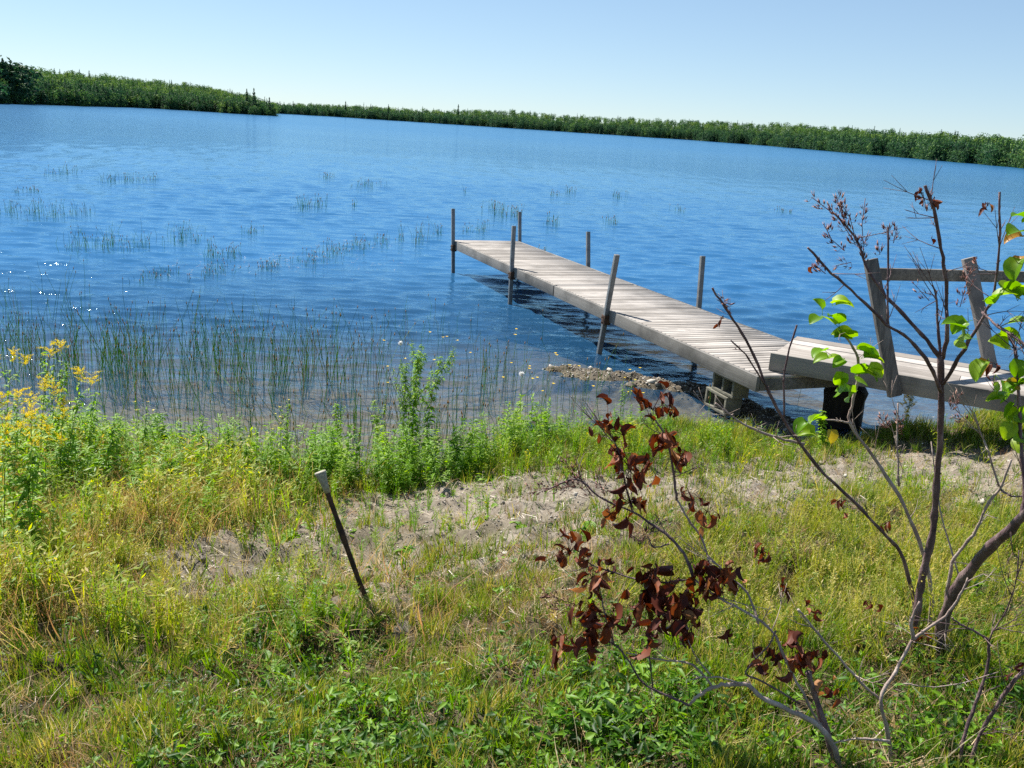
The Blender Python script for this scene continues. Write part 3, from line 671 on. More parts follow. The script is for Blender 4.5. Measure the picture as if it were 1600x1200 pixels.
# short grass over the whole bank
x, y, z, t, px, py, r = field(125000, p=1.45, seed=1)
b = bare(px, py); pa = hz_patch(x, y)
k = (t > .12) & (r.random(len(x)) < (1-.9*b)*(.5+.5*pa)*(1-.35*dryp(px, py)))
hgt = (.06+.055*pa+.07*sstep(1000, 760, py)*(px < 520))*(.75+.5*r.random(len(x)))*(1+.5*sstep(800, 680, py))
tag(scatter(G5, np.stack([x, y, z], 1)[k], hgt[k]*1.15, tilt=.25, rnd=np.clip(.2+.6*pa[k]+.18*fbm(x, y, 2.7, 93)[k]+r.normal(0, .17, k.sum()), 0, 1), r2=r).build('grass', M['grass']), 'short mixed grass covering the bank', 'grass', kind='stuff')
x, y, z, t, px, py, r = field(80000, p=1.45, seed=2)
pa = 1-hz_patch(x, y); dp = dryp(px, py); k = (t > .15) & (r.random(len(x)) < (.2+.8*dp+.3*(pa > .55))*(1-.85*bare(px, py)))
tag(scatter(DRY, np.stack([x, y, z], 1)[k], (.06+.08*r.random(k.sum())), tilt=.65, r2=r).build('dry_grass', M['dry']), 'straw-coloured dry grass between the green blades', 'grass', kind='stuff')
# clover and other low broad leaves
x, y, z, t, px, py, r = field(60000, p=1.45, seed=3)
k = (t > .3) & (r.random(len(x)) < (.85*lushp(px, py)+.05+.10*(fbm(x, y, 1.7, 55) > .6))*(1-.9*bare(px, py)))
tag(scatter(SPR, np.stack([x, y, z], 1)[k], +.038+.055*r.random(k.sum())**1.5+.028*lushp(px, py)[k], tilt=.2, r2=r).build('clover', M['clover']), 'bright green clover and plantain patches in the lawn', 'ground cover', kind='stuff')
x, y, z, t, px, py, r = field(26000, p=1.3, seed=33)
k = (t > .3) & (r.random(len(x)) < .9*lushp(px, py)+.25*(py > 1000)+.12)& (r.random(len(x)) > bare(px, py))
tag(scatter(G5w, np.stack([x, y, z], 1)[k], .06+.07*r.random(k.sum()), tilt=.3, r2=r).build('lush_grass', M['lush']), 'fresh wide-bladed green grass', 'grass', kind='stuff')
# feathery weeds: the bright band by the water, and the big soft mass at the left
x, y, z, t, px, py, r = field(30000, y0=2.2, p=1.0, seed=4)
w1 = np.clip(1.3*sstep(.0, .5, t)*((t < 2.6))*(.35+.65*(fbm(x, y, 1.3, 44) > -.2)), 0, 1)
w2 = 1.0*sstep(470, 250, px)*sstep(1060, 930, py)*(t > .12)*(.35+.65*(hz_patch(x, y) > .4)); w3 = .5*blob(px, py, 430, 960, 130, 70)
k = (r.random(len(x)) < np.clip(w1+w2+w3, 0, 1)*(1-.95*bare(px, py)))
hh = np.where(px < 480, .20+.16*r.random(len(x)), .12+.15*r.random(len(x)))*(1-.6*np.clip(1.3*blob(px, py, 330, 930, 170, 70), 0, 1))*(.8+.5*(fbm(x, y, 1.9, 45) > .5))*np.where((px > 860) & (t < 1.2), .55, 1)
tag(scatter(FTH, np.stack([x, y, z], 1)[k], np.stack([hh*1.1, hh*1.1, hh], 1)[k], tilt=.15, rnd=np.clip(np.where(px[k] < 420, .52, .30)+.4*(hz_patch(x, y)[k]-.5)+r.normal(0, .17, k.sum()), 0, 1), r2=r).build('feathery_weeds', M['fern']), 'light green feathery weeds between gravel and water and on the left', 'weeds', kind='stuff')
x, y, z, t, px, py, r = field(60000, y0=2.0, p=1.0, seed=5)
k = r.random(len(x)) < (.95*blob(px, py, 130, 830, 260, 130)+1.2*blob(px, py, 230, 780, 150, 60))*(t > .3)*(1-.9*bare(px, py))
hh = (.25+.2*r.random(len(x)))*(1-.65*np.clip(1.3*blob(px, py, 330, 930, 170, 70), 0, 1))
tag(scatter([blade_t(60+q, 6, .12, .6, .0055, 4) for q in range(5)], np.stack([x, y, z], 1)[k], hh[k], tilt=.3, rnd=np.clip(.2+.9*blob(px, py, 260, 770, 130, 60)[k]*0+r.random(k.sum()), 0, 1), r2=r).build('russet_grass', M['russet']), 'fine reddish seed grass drifting through the weeds at the left', 'grass', kind='stuff')
x, y, z, t, px, py, r = field(16000, y0=1.6, p=1.1, seed=35)
cl = fbm(x, y, 1.5, 61)
k = (r.random(len(x)) < .8*(cl > .25)*np.clip(blob(px, py, 240, 1030, 260, 60)+.8*blob(px, py, 500, 1010, 110, 45)+.9*blob(px, py, 60, 960, 120, 90)+.4*blob(px, py, 1450, 1130, 200, 80), 0, 1))
tag(scatter(G5w, np.stack([x, y, z], 1)[k], .12+.14*r.random(k.sum()), tilt=.35, r2=r).build('tall_grass', M['lush2']), 'taller dark green grass clumps in the lower left', 'grass', kind='stuff')
WDT = []
for q in range(7):
    rr_ = np.random.default_rng(700+q); T = TM(); tp_ = np.array([rr_.normal(0, .10), rr_.normal(0, .10), 1.]); P_ = [np.array([0, 0, -.05]), tp_*.5+[rr_.normal(0, .03), 0, 0], tp_]; tube(T, P_, [.007, .006, .002], 4, -.15, sub=2)
    nl = 70 if q < 4 else 44; f_ = rr_.uniform(.05, 1, nl)[:, None]; a_ = rr_.uniform(0, 6.283, nl); d_ = np.stack([np.cos(a_), np.sin(a_), rr_.normal(.7, .35, nl)], 1)
    LT = leaf_t(.14 if q < 4 else .26, .3, .8, rows=3, seed=q)
    T = scatter_dir([LT], tp_*f_, d_, (.24 if q < 4 else .20)*(1.1-.6*f_[:, 0])*rr_.uniform(.6, 1.2, nl), rnd=np.zeros(nl), r2=rr_, T=T); WDT.append(T.arr())
x, y, z, t, px, py, r = field(60000, y0=4.0, p=1.0, seed=36)
k = (t > -.02) & (r.random(len(x)) < .24*((t < .75)*(px < 1050)*(.4+1.6*(fbm(x, y, 1.6, 71) > .2)) + 1.0*(t < 1.6)*(px < 330)*(fbm(x, y, 1.1, 72) > -.3)))
hw = np.where(px[k] > 860, .6, 1)*np.where(px[k] < 300, .22+.26*r.random(k.sum()), .14+.36*r.random(k.sum())**1.5)
tag(scatter(WDT, np.stack([x, y, z], 1)[k], hw, tilt=.12, rnd=np.clip(r.normal(.5, .2, k.sum()), 0, 1), r2=r).build('waterline_weeds', M['weed']), 'dense fringe of leafy green weeds along the waterline', 'weeds', kind='stuff')
# yellow bedstraw haze around the lilac
x, y, z, t, px, py, r = field(22000, y0=1.6, p=1.0, seed=6)
w = .95*blob(px, py, 1290, 920, 190, 90)+.7*blob(px, py, 1480, 950, 160, 110)+.4*blob(px, py, 1150, 850, 110, 40)+.6*blob(px, py, 90, 880, 220, 120)
k = (r.random(len(x)) < w) & (t > .3)
tag(scatter(FTF, np.stack([x, y, z], 1)[k], .13+.16*r.random(k.sum()), tilt=.3, r2=r).build('bedstraw', M['haze']), 'airy yellow-green bedstraw under the lilac', 'weeds', kind='stuff')
# straw and dead twigs lying about, thick along the crest of the gravel
x, y, z, t, px, py, r = field(36000, p=1.1, seed=7)
w = .25*bare(px, py)+.9*blob(px, py, 950, 745, 150, 9)+.9*blob(px, py, 1090, 742, 120, 9)+.3*dryp(px, py)+.10+.5*((t < .25) & (t > -.05))
k = (r.random(len(x)) < w) & (t > .0)
strw = []
for q in range(6):
    T = TM(); c = np.random.default_rng(q); bn = c.normal(0, .12); T.add([[-.5, -.012, 0], [-.5, .012, .004], [0, bn-.012, .03], [0, bn+.012, .035], [.5, .0, .01]], [(0, 1, 3), (0, 3, 2), (2, 3, 4)], 0, [0]*5); strw.append(T.arr())
tag(scatter(strw, np.stack([x, y, z+.004], 1)[k], .05+.16*r.random(k.sum())**2, tilt=.16, r2=r).build('straw_litter', M['litter']), 'pale dead stems and straw lying on the ground', 'litter', kind='stuff')
# gravel
x, y, z, t, px, py, r = field(150000, p=.9, seed=8)
sp = spit(x, y)
k = (r.random(len(x)) < np.clip(bare(px, py)*.9+.05+.9*(np.abs(t) < .10)+.95*(sp < .3), 0, 1)) & (t > -.25) | ((sp < .30) & (r.random(len(x)) < .9))
sz = .005+.011*r.random(k.sum())**3+.045*(r.random(k.sum()) < .012)*r.random(k.sum())
sz = sz*(1+1.3*(sp[k] < .35))
tag(scatter([stone_t(q) for q in range(6)], np.stack([x, y, z+.002], 1)[k], sz, tilt=.4, r2=r).build('gravel', M['stone']), 'small stones of the gravel bank and spit', 'gravel', kind='stuff')

# ------------------------------------------------------------------ single stones
for k, (px_, py_, wpx, lb) in enumerate([(628, 985, 44, 'rounded pale stone half hidden in grass right of the stake'), (318, 874, 16, 'pinkish pebble on the bare patch at the left'),
        (283, 876, 20, 'flat grey stone on the bare patch left of the pinkish pebble'), (985, 604, 22, 'tan flat stone on the gravel spit beside the dock'), (920, 662, 26, 'grey wet stone at the water edge below the spit'),
        (842, 668, 34, 'dark wet stone at the water edge right of the tall weeds'), (866, 671, 22, 'small flat wet stone just right of the dark wet stone'), (1265, 757, 20, 'pale stone at the near edge of the grass strip beyond the lilac'), (1375, 738, 14, 'small cream stone on gravel beyond the lilac'),
        (1205, 668, 26, 'pale driftwood-grey rock below the concrete blocks'), (570, 905, 30, 'brown stone at the foot of the stake')]):
    p = G(px_, py_); s = wpx*p[1]/F; import bmesh
    bm = bmesh.new(); bmesh.ops.create_icosphere(bm, subdivisions=3, radius=.5); rr = np.random.default_rng(k+100); ph = rr.uniform(0, 6, 6)
    for v in bm.verts:
        c = v.co; q = 1+.13*math.sin(c.x*7+ph[0])+.12*math.sin(c.y*8+ph[1])+.1*math.sin(c.z*9+ph[2])+.05*math.sin((c.x+c.y)*19+ph[3])
        v.co = Vector((c.x*s*q, c.y*s*.8*q, c.z*s*.55*q))
    me = bpy.data.meshes.new('rock'); bm.to_mesh(me); bm.free()
    for pl in me.polygons: pl.use_smooth = True
    o = link('rock', me, M['stone'] if 'dark' not in lb else M['stump'], loc=(p[0], p[1], p[2]+s*.08)); o.rotation_euler.z = rr.uniform(0, 6); tag(o, lb, 'rock')

# ------------------------------------------------------------------ reeds
def reed_stems(pos, h, r2, T=None, rw=.0027, lean=.17, bend=.3):
    n = len(pos); T = T or TM(); a = r2.uniform(0, 6.283, n); l = np.abs(r2.normal(0, lean, n))*h*np.where(r2.random(n) < .14, 3.2, 1)
    L = np.stack([np.cos(a)*l, np.sin(a)*l, h], 1); m_ = L*.5+r2.normal(0, 1, (n, 3))*np.array([1, 1, 0])*(bend*h*.3)[:, None]
    th = np.array([0, 2.094, 4.189]); V = []; H = []
    for q, (c, w) in enumerate(((np.array([0, 0, -.25])+0*L, 1.0), (m_, .85), (L*.9, .6), (L, .12))):
        for tt in th: V.append(pos+c+np.stack([np.cos(tt)*rw*w+0*h, np.sin(tt)*rw*w+0*h, 0*h], 1)*1); H.append(q/3)
    # seed tuft below the tip
    V = np.stack(V, 1); f = []
    for i in range(3):
        for j in range(3):
            A_ = i*3+j; B_ = i*3+(j+1) % 3; f += [(A_, B_, A_+3), (B_, B_+3, A_+3)]
    f = np.array(f); T.add(V.reshape(-1, 3), (f[None]+(np.arange(n)*12)[:, None, None]).reshape(-1, 3), np.repeat(r2.random(n), 12), np.tile(H, n))
    k = np.where(r2.random(n) < .45)[0]
    if len(k):
        w = rw*2.4; c = pos[k]+L[k]*.9; Vv = np.stack([c+[w, 0, 0], c+[-w, w*.6, 0], c+[0, -w, .0], c+[0, 0, w*4], c-[0, 0, w*3]], 1)
        ff = np.array([(0, 1, 3), (1, 2, 3), (2, 0, 3), (1, 0, 4), (2, 1, 4), (0, 2, 4)])
        T.add(Vv.reshape(-1, 3), (ff[None]+(np.arange(len(k))*5)[:, None, None]).reshape(-1, 3), 1.0, np.ones(5*len(k)))
    return T
r = np.random.default_rng(77); n = 60000
x = r.uniform(-7.5, 4, n); y = r.uniform(6, 17, n); px, py = project(x, y, 0*x); t = ysh(x)-y
tf = (.15+.85*(fbm(x, y, .9, 88) > 0))*(.08+1.9*(fbm(x, y, 2.0, 89) > .7))
for (nm, lb, w, hm) in (
    ('reeds', 'dense green rushes standing in the shallows at the left', 2.8*blob(px, py, 130, 582, 140, 18)+.15*blob(px, py, 190, 645, 190, 45)+.10*blob(px, py, 40, 520, 120, 30), .62),
    ('reeds', 'dense green rushes standing in the water left of the middle', 3.2*blob(px, py, 450, 590, 90, 13)+.09*blob(px, py, 400, 650, 170, 38)+.25*blob(px, py, 340, 560, 90, 20), .72),
    ('reeds', 'thin scattered rushes in the shallows between the tall weeds and the gravel spit', .20*blob(px, py, 760, 630, 210, 45)+1.2*blob(px, py, 757, 602, 22, 12)+1.1*blob(px, py, 650, 690, 130, 24)+.5*blob(px, py, 480, 705, 130, 16)+.08*blob(px, py, 680, 540, 120, 30), .46)):
    k = (r.random(n) < w*tf*1.15) & (t < .35) & (spit(x, y) > .4)
    pp = np.stack([x, y, 0*x], 1)[k]; h = hm*(.45+.7*r.random(k.sum()))
    tag(reed_stems(pp, h, r).build(nm, M['reed']), lb, 'reeds', kind='stuff')
TU = [(12, 333, 20, 26), (48, 335, 26, 24), (92, 338, 40, 26), (132, 336, 20, 22), (98, 272, 30, 14), (172, 284, 24, 14), (200, 284, 26, 14), (234, 284, 14, 12), (475, 326, 26, 20), (499, 325, 18, 22), (553, 322, 8, 14),
      (511, 279, 20, 10), (572, 292, 34, 12), (120, 388, 24, 36), (165, 386, 40, 34), (215, 388, 30, 26), (283, 378, 34, 32), (306, 380, 8, 20), (330, 400, 16, 30), (358, 402, 40, 18), (330, 428, 40, 14), (420, 420, 36, 12),
      (520, 395, 60, 14), (480, 408, 40, 10), (560, 388, 50, 14), (598, 378, 24, 14), (627, 376, 10, 28), (655, 378, 26, 34), (686, 366, 16, 20), (730, 363, 14, 16), (750, 362, 24, 18), (785, 337, 40, 20), (806, 338, 14, 18),
      (861, 352, 22, 18), (957, 350, 18, 16), (865, 306, 14, 10), (891, 302, 20, 12), (965, 309, 22, 12), (727, 302, 6, 14), (770, 325, 16, 12), (1225, 332, 20, 8), (1060, 330, 14, 8), (250, 432, 40, 16), (390, 365, 24, 16), (45, 300, 20, 8), (850, 395, 14, 10)]
dirn = ['left', 'right']
for k, (cx_, cy_, w, hp) in enumerate(TU):
    c = hit(cx_, cy_, 0); sc_ = c[1]/F; nn = int(max(5, w*1.1)); r5 = np.random.default_rng(300+k)
    ox = r5.normal(0, w*.28*sc_, nn); oy = r5.normal(0, w*.9*sc_, nn); h = hp*sc_*(.2+.95*r5.random(nn))
    T = reed_stems(np.stack([ox, oy, 0*ox], 1), h, r5, rw=.0032 if c[1] < 25 else .0048, lean=.2)
    o = T.build('reed_tuft', M['reed']); o.location = (c[0], c[1], 0)
    for a_, b_ in zip(ox, oy): tube(T, [(a_, b_, -.24), (a_*.5+.01, b_*.5, -.26), (0, 0, -.25)], [.003], 3)
    T.v[-1] = T.v[-1]
    o_old = o; me2 = TM(); me2.v, me2.f, me2.r, me2.h, me2.n = T.v, T.f, T.r, T.h, T.n; bpy.data.objects.remove(o_old); o = me2.build('reed_tuft', M['reed']); o.location = (c[0], c[1], 0)
    size = 'tiny' if w < 15 else 'small' if w < 25 else 'broad' if w > 36 else 'loose'
    hgtw = 'short' if hp < 15 else 'tall' if hp > 25 else 'thin'
    row = 'far out in the open lake' if cy_ < 312 else 'in the middle distance' if cy_ < 355 else 'in the nearer scattered row'
    tag(o, None, 'reed tuft', 'scattered reed tufts out in the lake'); o['_x'] = cx_; o['_row'] = row; o['_s'] = f'{size} {hgtw}'
rows = {}
for o in [o for o in bpy.data.objects if '_x' in o.keys()]: rows.setdefault(o['_row'], []).append(o)
ORD = 'first second third fourth fifth sixth seventh eighth ninth tenth eleventh twelfth thirteenth fourteenth fifteenth sixteenth seventeenth eighteenth nineteenth twentieth twenty-first twenty-second twenty-third twenty-fourth twenty-fifth'.split()
for rw_, os_ in rows.items():
    for k, o in enumerate(sorted(os_, key=lambda o: o['_x'])):
        o['label'] = f"{o['_s']} reed tuft {rw_}, {ORD[k]} from the left"
for o in bpy.data.objects:
    for q in ('_x', '_row', '_s'):
        if q in o.keys(): del o[q]
# brown weed floating between the tufts
r = np.random.default_rng(91); x = r.uniform(-7, 2, 26000); y = r.uniform(13, 24, 26000); px, py = project(x, y, 0*x)
k = r.random(len(x)) < .22*(blob(px, py, 450, 412, 130, 14)+.6*blob(px, py, 560, 385, 60, 8)+.5*blob(px, py, 170, 392, 70, 8)+.5*blob(px, py, 300, 425, 70, 8))
tag(scatter(strw, np.stack([x, y, 0*x+.012], 1)[k], .05+.10*r.random(k.sum()), tilt=.3, r2=r).build('floating_weed', M['litter']), 'brown broken stems floating among the scattered reeds', 'weeds', kind='stuff')

# ------------------------------------------------------------------ the lilac and its dead neighbours, traced limb by limb
def limb(pts, r0, r1, mat, parent, name='branch', sides=8, twigs=0, r=.5, seed=0):
    """pts: (x, y, depth) places of the photograph; r0, r1: radius in photo pixels at both ends"""
    P = [dep(x, y, Y) for x, y, Y in pts]; n = len(P)
    R = [max(.0010, .76*(r0+(r1-r0)*k/(n-1))*pts[k][2]/F) for k in range(n)]
    T = TM(); Q = tube(T, P, R, sides, r, sub=4, jit=.0012*min(1, R[0]/.004))
    rr = np.random.default_rng(seed+len(pts)*7)
    for k in range(1, len(Q)-2, 3):                    # opposite buds at the nodes
        a = rr.normal(0, 1, 3); a /= np.linalg.norm(a); w = R[-1]*1.0+.0012
        for s_ in (1, -1): tube(T, [Q[k], Q[k]+a*s_*(w+.004)+np.array([0, 0, .004])], [w*.7, .0006], 4, r)
    for k in range(twigs*2+1):
        i = rr.integers(len(Q)//4, len(Q)-1); d = Q[min(i+1, len(Q)-1)]-Q[i-1]; d /= np.linalg.norm(d)
        e = d*.6+rr.normal(0, .6, 3); e /= np.linalg.norm(e); l = rr.uniform(.03, .19)*(1 if twigs else .5); q3 = [Q[i], Q[i]+e*l*.5+rr.normal(0, .05*l+.002, 3), Q[i]+e*l]
        tube(T, q3, [.0015, .0011, .0006], 5, r, sub=2)
        for _ in range(2):
            f2 = rr.normal(0, 1, 3)*.5+e; f2 /= np.linalg.norm(f2); tube(T, [q3[1], q3[1]+f2*l*.4], [.0009, .0005], 4, r)
    o = to_local(T, parent).build(name, mat, parent, True); return o, Q
DL = [leaf_t(.34+.06*(k % 4), .6+.2*(k % 5), .3+.45*(k % 5), rows=6, wav=.035, seed=k) for k in range(9)]
GL = [leaf_t(.78, .25+.12*k, .35+.25*k, heart=.6, rows=7, wav=.006, seed=10+k) for k in range(4)]
def pod_t(seed):
    T = TM(); V = []
    for s_ in (-1, 1):
        T.add([[0, 0, 0], [s_*.16, .35, .05], [s_*.10, .35, -.10], [s_*.05, .4, .12], [s_*.22, 1.0, 0]], [(0, 1, 3), (0, 2, 1), (0, 3, 2), (1, 4, 3), (2, 4, 1), (3, 4, 2)], s_*.1, [0, .5, .5, .5, 1])
    return T.arr()
POD = [pod_t(0)]
def dead_cluster(x, y, Y, n, parent, spread=18, size=.05, kind='leaf', seed=0):
    n = int(n*1.35+.5); r = np.random.default_rng(seed+int(x*7+y)); c = dep(x, y, Y); sp = spread*Y/F
    pos = c+r.normal(0, 1, (n, 3))*np.array([sp, sp*.8, sp])
    if kind == 'leaf': d = np.stack([r.normal(-.25, .7, n), r.normal(-.2, .5, n), -np.abs(r.normal(.8, .4, n))], 1)
    else: d = np.stack([r.normal(0, .22, n)-.1, r.normal(0, .25, n), np.abs(r.normal(1, .2, n))], 1)
    T = scatter_dir(DL, pos, d, size*r.uniform(.6, 1.45, n), roll=r.uniform(-2, 2, n), rnd=np.clip(r.normal(.42, .27, n), 0, 1), r2=r)
    for p in pos: tube(T, [p, (p+c)/2+np.array([0, 0, .008]), c], [.0008, .0009, .0012], 4, .1)
    to_local(T, parent).build('dead_leaves', M['dead'], parent)
def pods(pts, Y, n, parent, seed=0, size=.019, wpx=8):
    """a panicle of dry seed husks along a traced line"""
    n = int(n*1.5); r = np.random.default_rng(seed+int(pts[0][0])); P = np.array([dep(x, y, Y) for x, y in pts]); k = r.uniform(0, len(P)-1, n); i = np.minimum(k.astype(int), len(P)-2); f = (k-i)[:, None]
    ax = P[i]*(1-f)+P[i+1]*f; d0 = P[i+1]-P[i]; d0 /= np.linalg.norm(d0, axis=1)[:, None]
    off = r.normal(0, 1, (n, 3)); off -= d0*np.sum(off*d0, 1)[:, None]; off /= np.linalg.norm(off, axis=1)[:, None]; w = wpx*Y/F
    pos = ax+off*w*r.uniform(.2, 1, n)[:, None]; d = d0*.9+off*.7+np.array([0, 0, .5])
    T = scatter_dir(POD, pos, d, size*r.uniform(.7, 1.25, n), roll=r.uniform(0, 6, n), r2=r)
    for a, p in zip(ax, pos): tube(T, [a, p], [.0006, .0006], 3, .2)
    tube(T, list(P), [.0012, .0008], 5, .2) if len(P) == 2 else tube(T, list(P), [.0012]*len(P), 5, .2)
    to_local(T, parent).build('seed_husks', M['husk'], parent)
def green_leaves(spots, Y, parent, size=.06, seed=0, name='leaves', tw=None):
    """spots: (x, y, n, direction angle in the picture, or None)"""
    r = np.random.default_rng(seed); T = TM()
    for x, y, n, ang in spots:
        c = dep(x, y, Y); pos = c+r.normal(0, .006, (n, 3))
        a = (r.uniform(0, 6.283, n) if ang is None else rad(ang)+r.normal(0, .35, n))
        d = np.stack([np.cos(a), r.normal(-.25, .3, n), np.sin(a)], 1)
        scatter_dir(GL, pos+d*.010, d, size*r.uniform(.75, 1.2, n), roll=r.normal(0, .55, n), rnd=np.clip(r.normal(.55, .22, n), 0, 1), r2=r, T=T)
        for p, dd in zip(pos, d): tube(T, [c, p+dd*.012], [.0009, .0008], 4, .6)
    to_local(T, parent).build(name, M['lilac'], parent)

lp = G(1462, 1012); YB = float(lp[1])
lil = empty('lilac_bush', tuple(lp)); tag(lil, 'tall purple-stemmed lilac at the right with green leaves and dry seed heads over the footbridge', 'bush')
BK, PBK = M['bark'], M['palebark']
limb([(1462, 1020, YB), (1470, 985, YB-.03), (1488, 935, YB-.10), (1515, 893, YB-.18), (1548, 855, YB-.27), (1590, 815, YB-.38), (1645, 745, YB-.48), (1700, 640, YB-.55)], 15, 9, BK, lil, 'trunk', 10)
limb([(1596, 812, YB-.38), (1601, 770, YB-.36), (1596, 700, YB-.33), (1592, 640, YB-.3), (1588, 560, YB-.28), (1575, 520, YB-.26)], 5, 2.5, BK, lil, twigs=3)
limb([(1436, 1085, YB+.02), (1430, 1010, YB+.03), (1436, 930, YB+.05), (1446, 880, YB+.05), (1458, 830, YB+.04), (1461, 780, YB+.03), (1468, 700, YB), (1471, 620, YB-.03), (1469, 555, YB-.05)], 9, 6, BK, lil, 'trunk', 10)
Y1 = YB-.05
limb([(1470, 612, Y1), (1452, 570, Y1-.03), (1420, 530, Y1-.06), (1385, 506, Y1-.1), (1340, 462, Y1-.14), (1300, 427, Y1-.18), (1262, 387, Y1-.2)], 4, 2.2, BK, lil, twigs=2)
limb([(1469, 558, Y1), (1440, 522, Y1), (1400, 480, Y1+.03), (1378, 455, Y1+.05), (1352, 412, Y1+.06), (1338, 372, Y1+.08), (1300, 330, Y1+.1)], 4.5, 1.6, BK, lil, twigs=2)
limb([(1387, 506, Y1-.1), (1388, 440, Y1-.08), (1387, 355, Y1-.06)], 2.4, 1.8, BK, lil)
limb([(1469, 558, Y1), (1466, 510, Y1+.02), (1464, 470, Y1+.02), (1457, 445, Y1+.03)], 3.2, 1.5, BK, lil, twigs=4)
limb([(1473, 560, Y1), (1480, 520, Y1-.03), (1478, 440, Y1-.06), (1471, 390, Y1-.08), (1458, 325, Y1-.1), (1445, 290, Y1-.1)], 4, 3, BK, lil, twigs=5)
limb([(1474, 600, Y1), (1498, 560, Y1-.05), (1530, 505, Y1-.1), (1550, 465, Y1-.12), (1560, 410, Y1-.14), (1562, 300, Y1-.15)], 4.2, 2, BK, lil, twigs=4)
limb([(1535, 488, Y1-.11), (1560, 510, Y1-.2), (1590, 530, Y1-.28), (1640, 580, Y1-.35)], 2.2, 3.5, BK, lil, twigs=3)
limb([(1440, 1010, YB+.1), (1425, 925, YB+.1), (1405, 862, YB+.1), (1385, 838, YB+.08), (1345, 795, YB+.06), (1290, 742, YB+.02), (1240, 680, YB-.03), (1207, 625, YB-.06), (1190, 585, YB-.08), (1165, 530, YB-.1), (1140, 490, YB-.12), (1113, 450, YB-.13)], 4.6, 2.4, BK, lil, twigs=3)
limb([(1203, 612, YB-.06), (1185, 585, YB-.1), (1165, 553, YB-.13), (1142, 532, YB-.15)], 2, 1.6, BK, lil)
limb([(1225, 652, YB-.04), (1226, 580, YB-.06), (1245, 508, YB-.08)], 2, 1.7, BK, lil)
limb([(1256, 694, YB), (1215, 684, YB-.05), (1180, 672, YB-.1), (1150, 655, YB-.13), (1118, 630, YB-.15)], 3, 1.8, PBK, lil, twigs=3)
limb([(1450, 1010, YB+.1), (1455, 920, YB+.08), (1436, 845, YB+.08), (1405, 775, YB+.1), (1365, 715, YB+.12), (1328, 662, YB+.12), (1333, 625, YB+.12), (1343, 578, YB+.12), (1334, 545, YB+.1), (1312, 515, YB+.08)], 4.5, 2.2, PBK, lil, twigs=3)
limb([(1330, 662, YB+.12), (1310, 657, YB+.1), (1275, 655, YB+.08)], 2, 1.4, PBK, lil)
limb([(1466, 1005, YB-.02), (1478, 940, YB-.08), (1484, 900, YB-.1), (1492, 870, YB-.1), (1521, 835, YB-.13), (1541, 792, YB-.15), (1564, 762, YB-.17), (1580, 718, YB-.18)], 4.5, 2.2, PBK, lil, twigs=2)
limb([(1561, 760, YB-.17), (1541, 697, YB-.15), (1534, 681, YB-.15), (1522, 644, YB-.14)], 2, 1.3, PBK, lil, twigs=2)
limb([(1564, 765, YB-.17), (1580, 775, YB-.22), (1600, 775, YB-.3)], 2, 2, BK, lil)
limb([(1500, 905, YB+.1), (1470, 800, YB+.2), (1455, 690, YB+.25)], 1.8, 1.2, PBK, lil)
limb([(1405, 760, YB+.3), (1402, 700, YB+.33), (1403, 630, YB+.36)], 2.4, 1.5, PBK, lil, twigs=4)
for k, (pts, n, Yp) in enumerate([([(1336, 380), (1310, 340), (1268, 308)], 34, Y1+.09), ([(1322, 352), (1312, 325), (1306, 305)], 16, Y1+.1), ([(1340, 385), (1328, 340), (1316, 320)], 18, Y1+.08), ([(1350, 410), (1347, 350), (1352, 310)], 20, Y1+.07),
        ([(1320, 392), (1300, 375), (1288, 352)], 14, Y1+.08), ([(1375, 398), (1373, 385)], 6, Y1), ([(1388, 365), (1386, 352)], 5, Y1-.06), ([(1396, 380), (1402, 352)], 7, Y1-.05), ([(1290, 428), (1272, 412)], 8, Y1-.18), ([(1330, 410), (1306, 415)], 5, Y1-.14),
        ([(1448, 330), (1442, 300)], 8, Y1-.1), ([(1452, 470), (1425, 440)], 4, Y1+.03), ([(1500, 480), (1516, 420)], 22, Y1+.12), ([(1385, 670), (1375, 650)], 14, YB+.36), ([(1410, 680), (1404, 648)], 12, YB+.36),
        ([(1510, 660), (1490, 652)], 8, YB+.25), ([(1560, 620), (1550, 590)], 10, YB-.1), ([(1485, 640), (1500, 615)], 12, YB+.1), ([(1120, 468), (1140, 480)], 7, YB-.13)]):
    pods(pts, Yp, n, lil, seed=k)
for k, (x_, y_, Y_, n_l, spx, sz) in enumerate([(1436, 302, Y1-.1, 5, 7, .024), (1458, 312, Y1-.1, 3, 4, .022), (1456, 372, Y1-.08, 1, 2, .02), (1543, 322, Y1-.15, 2, 3, .026), (1268, 415, Y1-.19, 1, 2, .02), (1524, 405, Y1, 1, 2, .028), (1542, 570, Y1-.1, 2, 5, .035),
        (1315, 785, YB+.02, 4, 7, .034), (1382, 820, YB+.06, 3, 7, .036), (1360, 942, YB+.02, 3, 8, .03), (1436, 988, YB-.05, 5, 9, .03), (1130, 498, YB-.12, 2, 4, .02)]):
    dead_cluster(x_, y_, Y_, n_l, lil, spx, sz, 'leaf', 50+k)
green_leaves([(1312, 512, 2, 130), (1285, 492, 2, 170), (1300, 478, 2, 60), (1330, 530, 3, 150), (1338, 545, 2, 30), (1320, 560, 3, 170), (1300, 556, 2, 200), (1345, 560, 2, 20), (1318, 580, 2, 260), (1350, 575, 3, -30), (1335, 590, 3, None), (1340, 610, 2, None)], YB+.08, lil, .062, 1)
green_leaves([(1290, 657, 2, 160), (1268, 655, 1, 190), (1272, 672, 1, 200), (1298, 665, 1, 260)], YB+.08, lil, .055, 2)
YR = Y1-.16
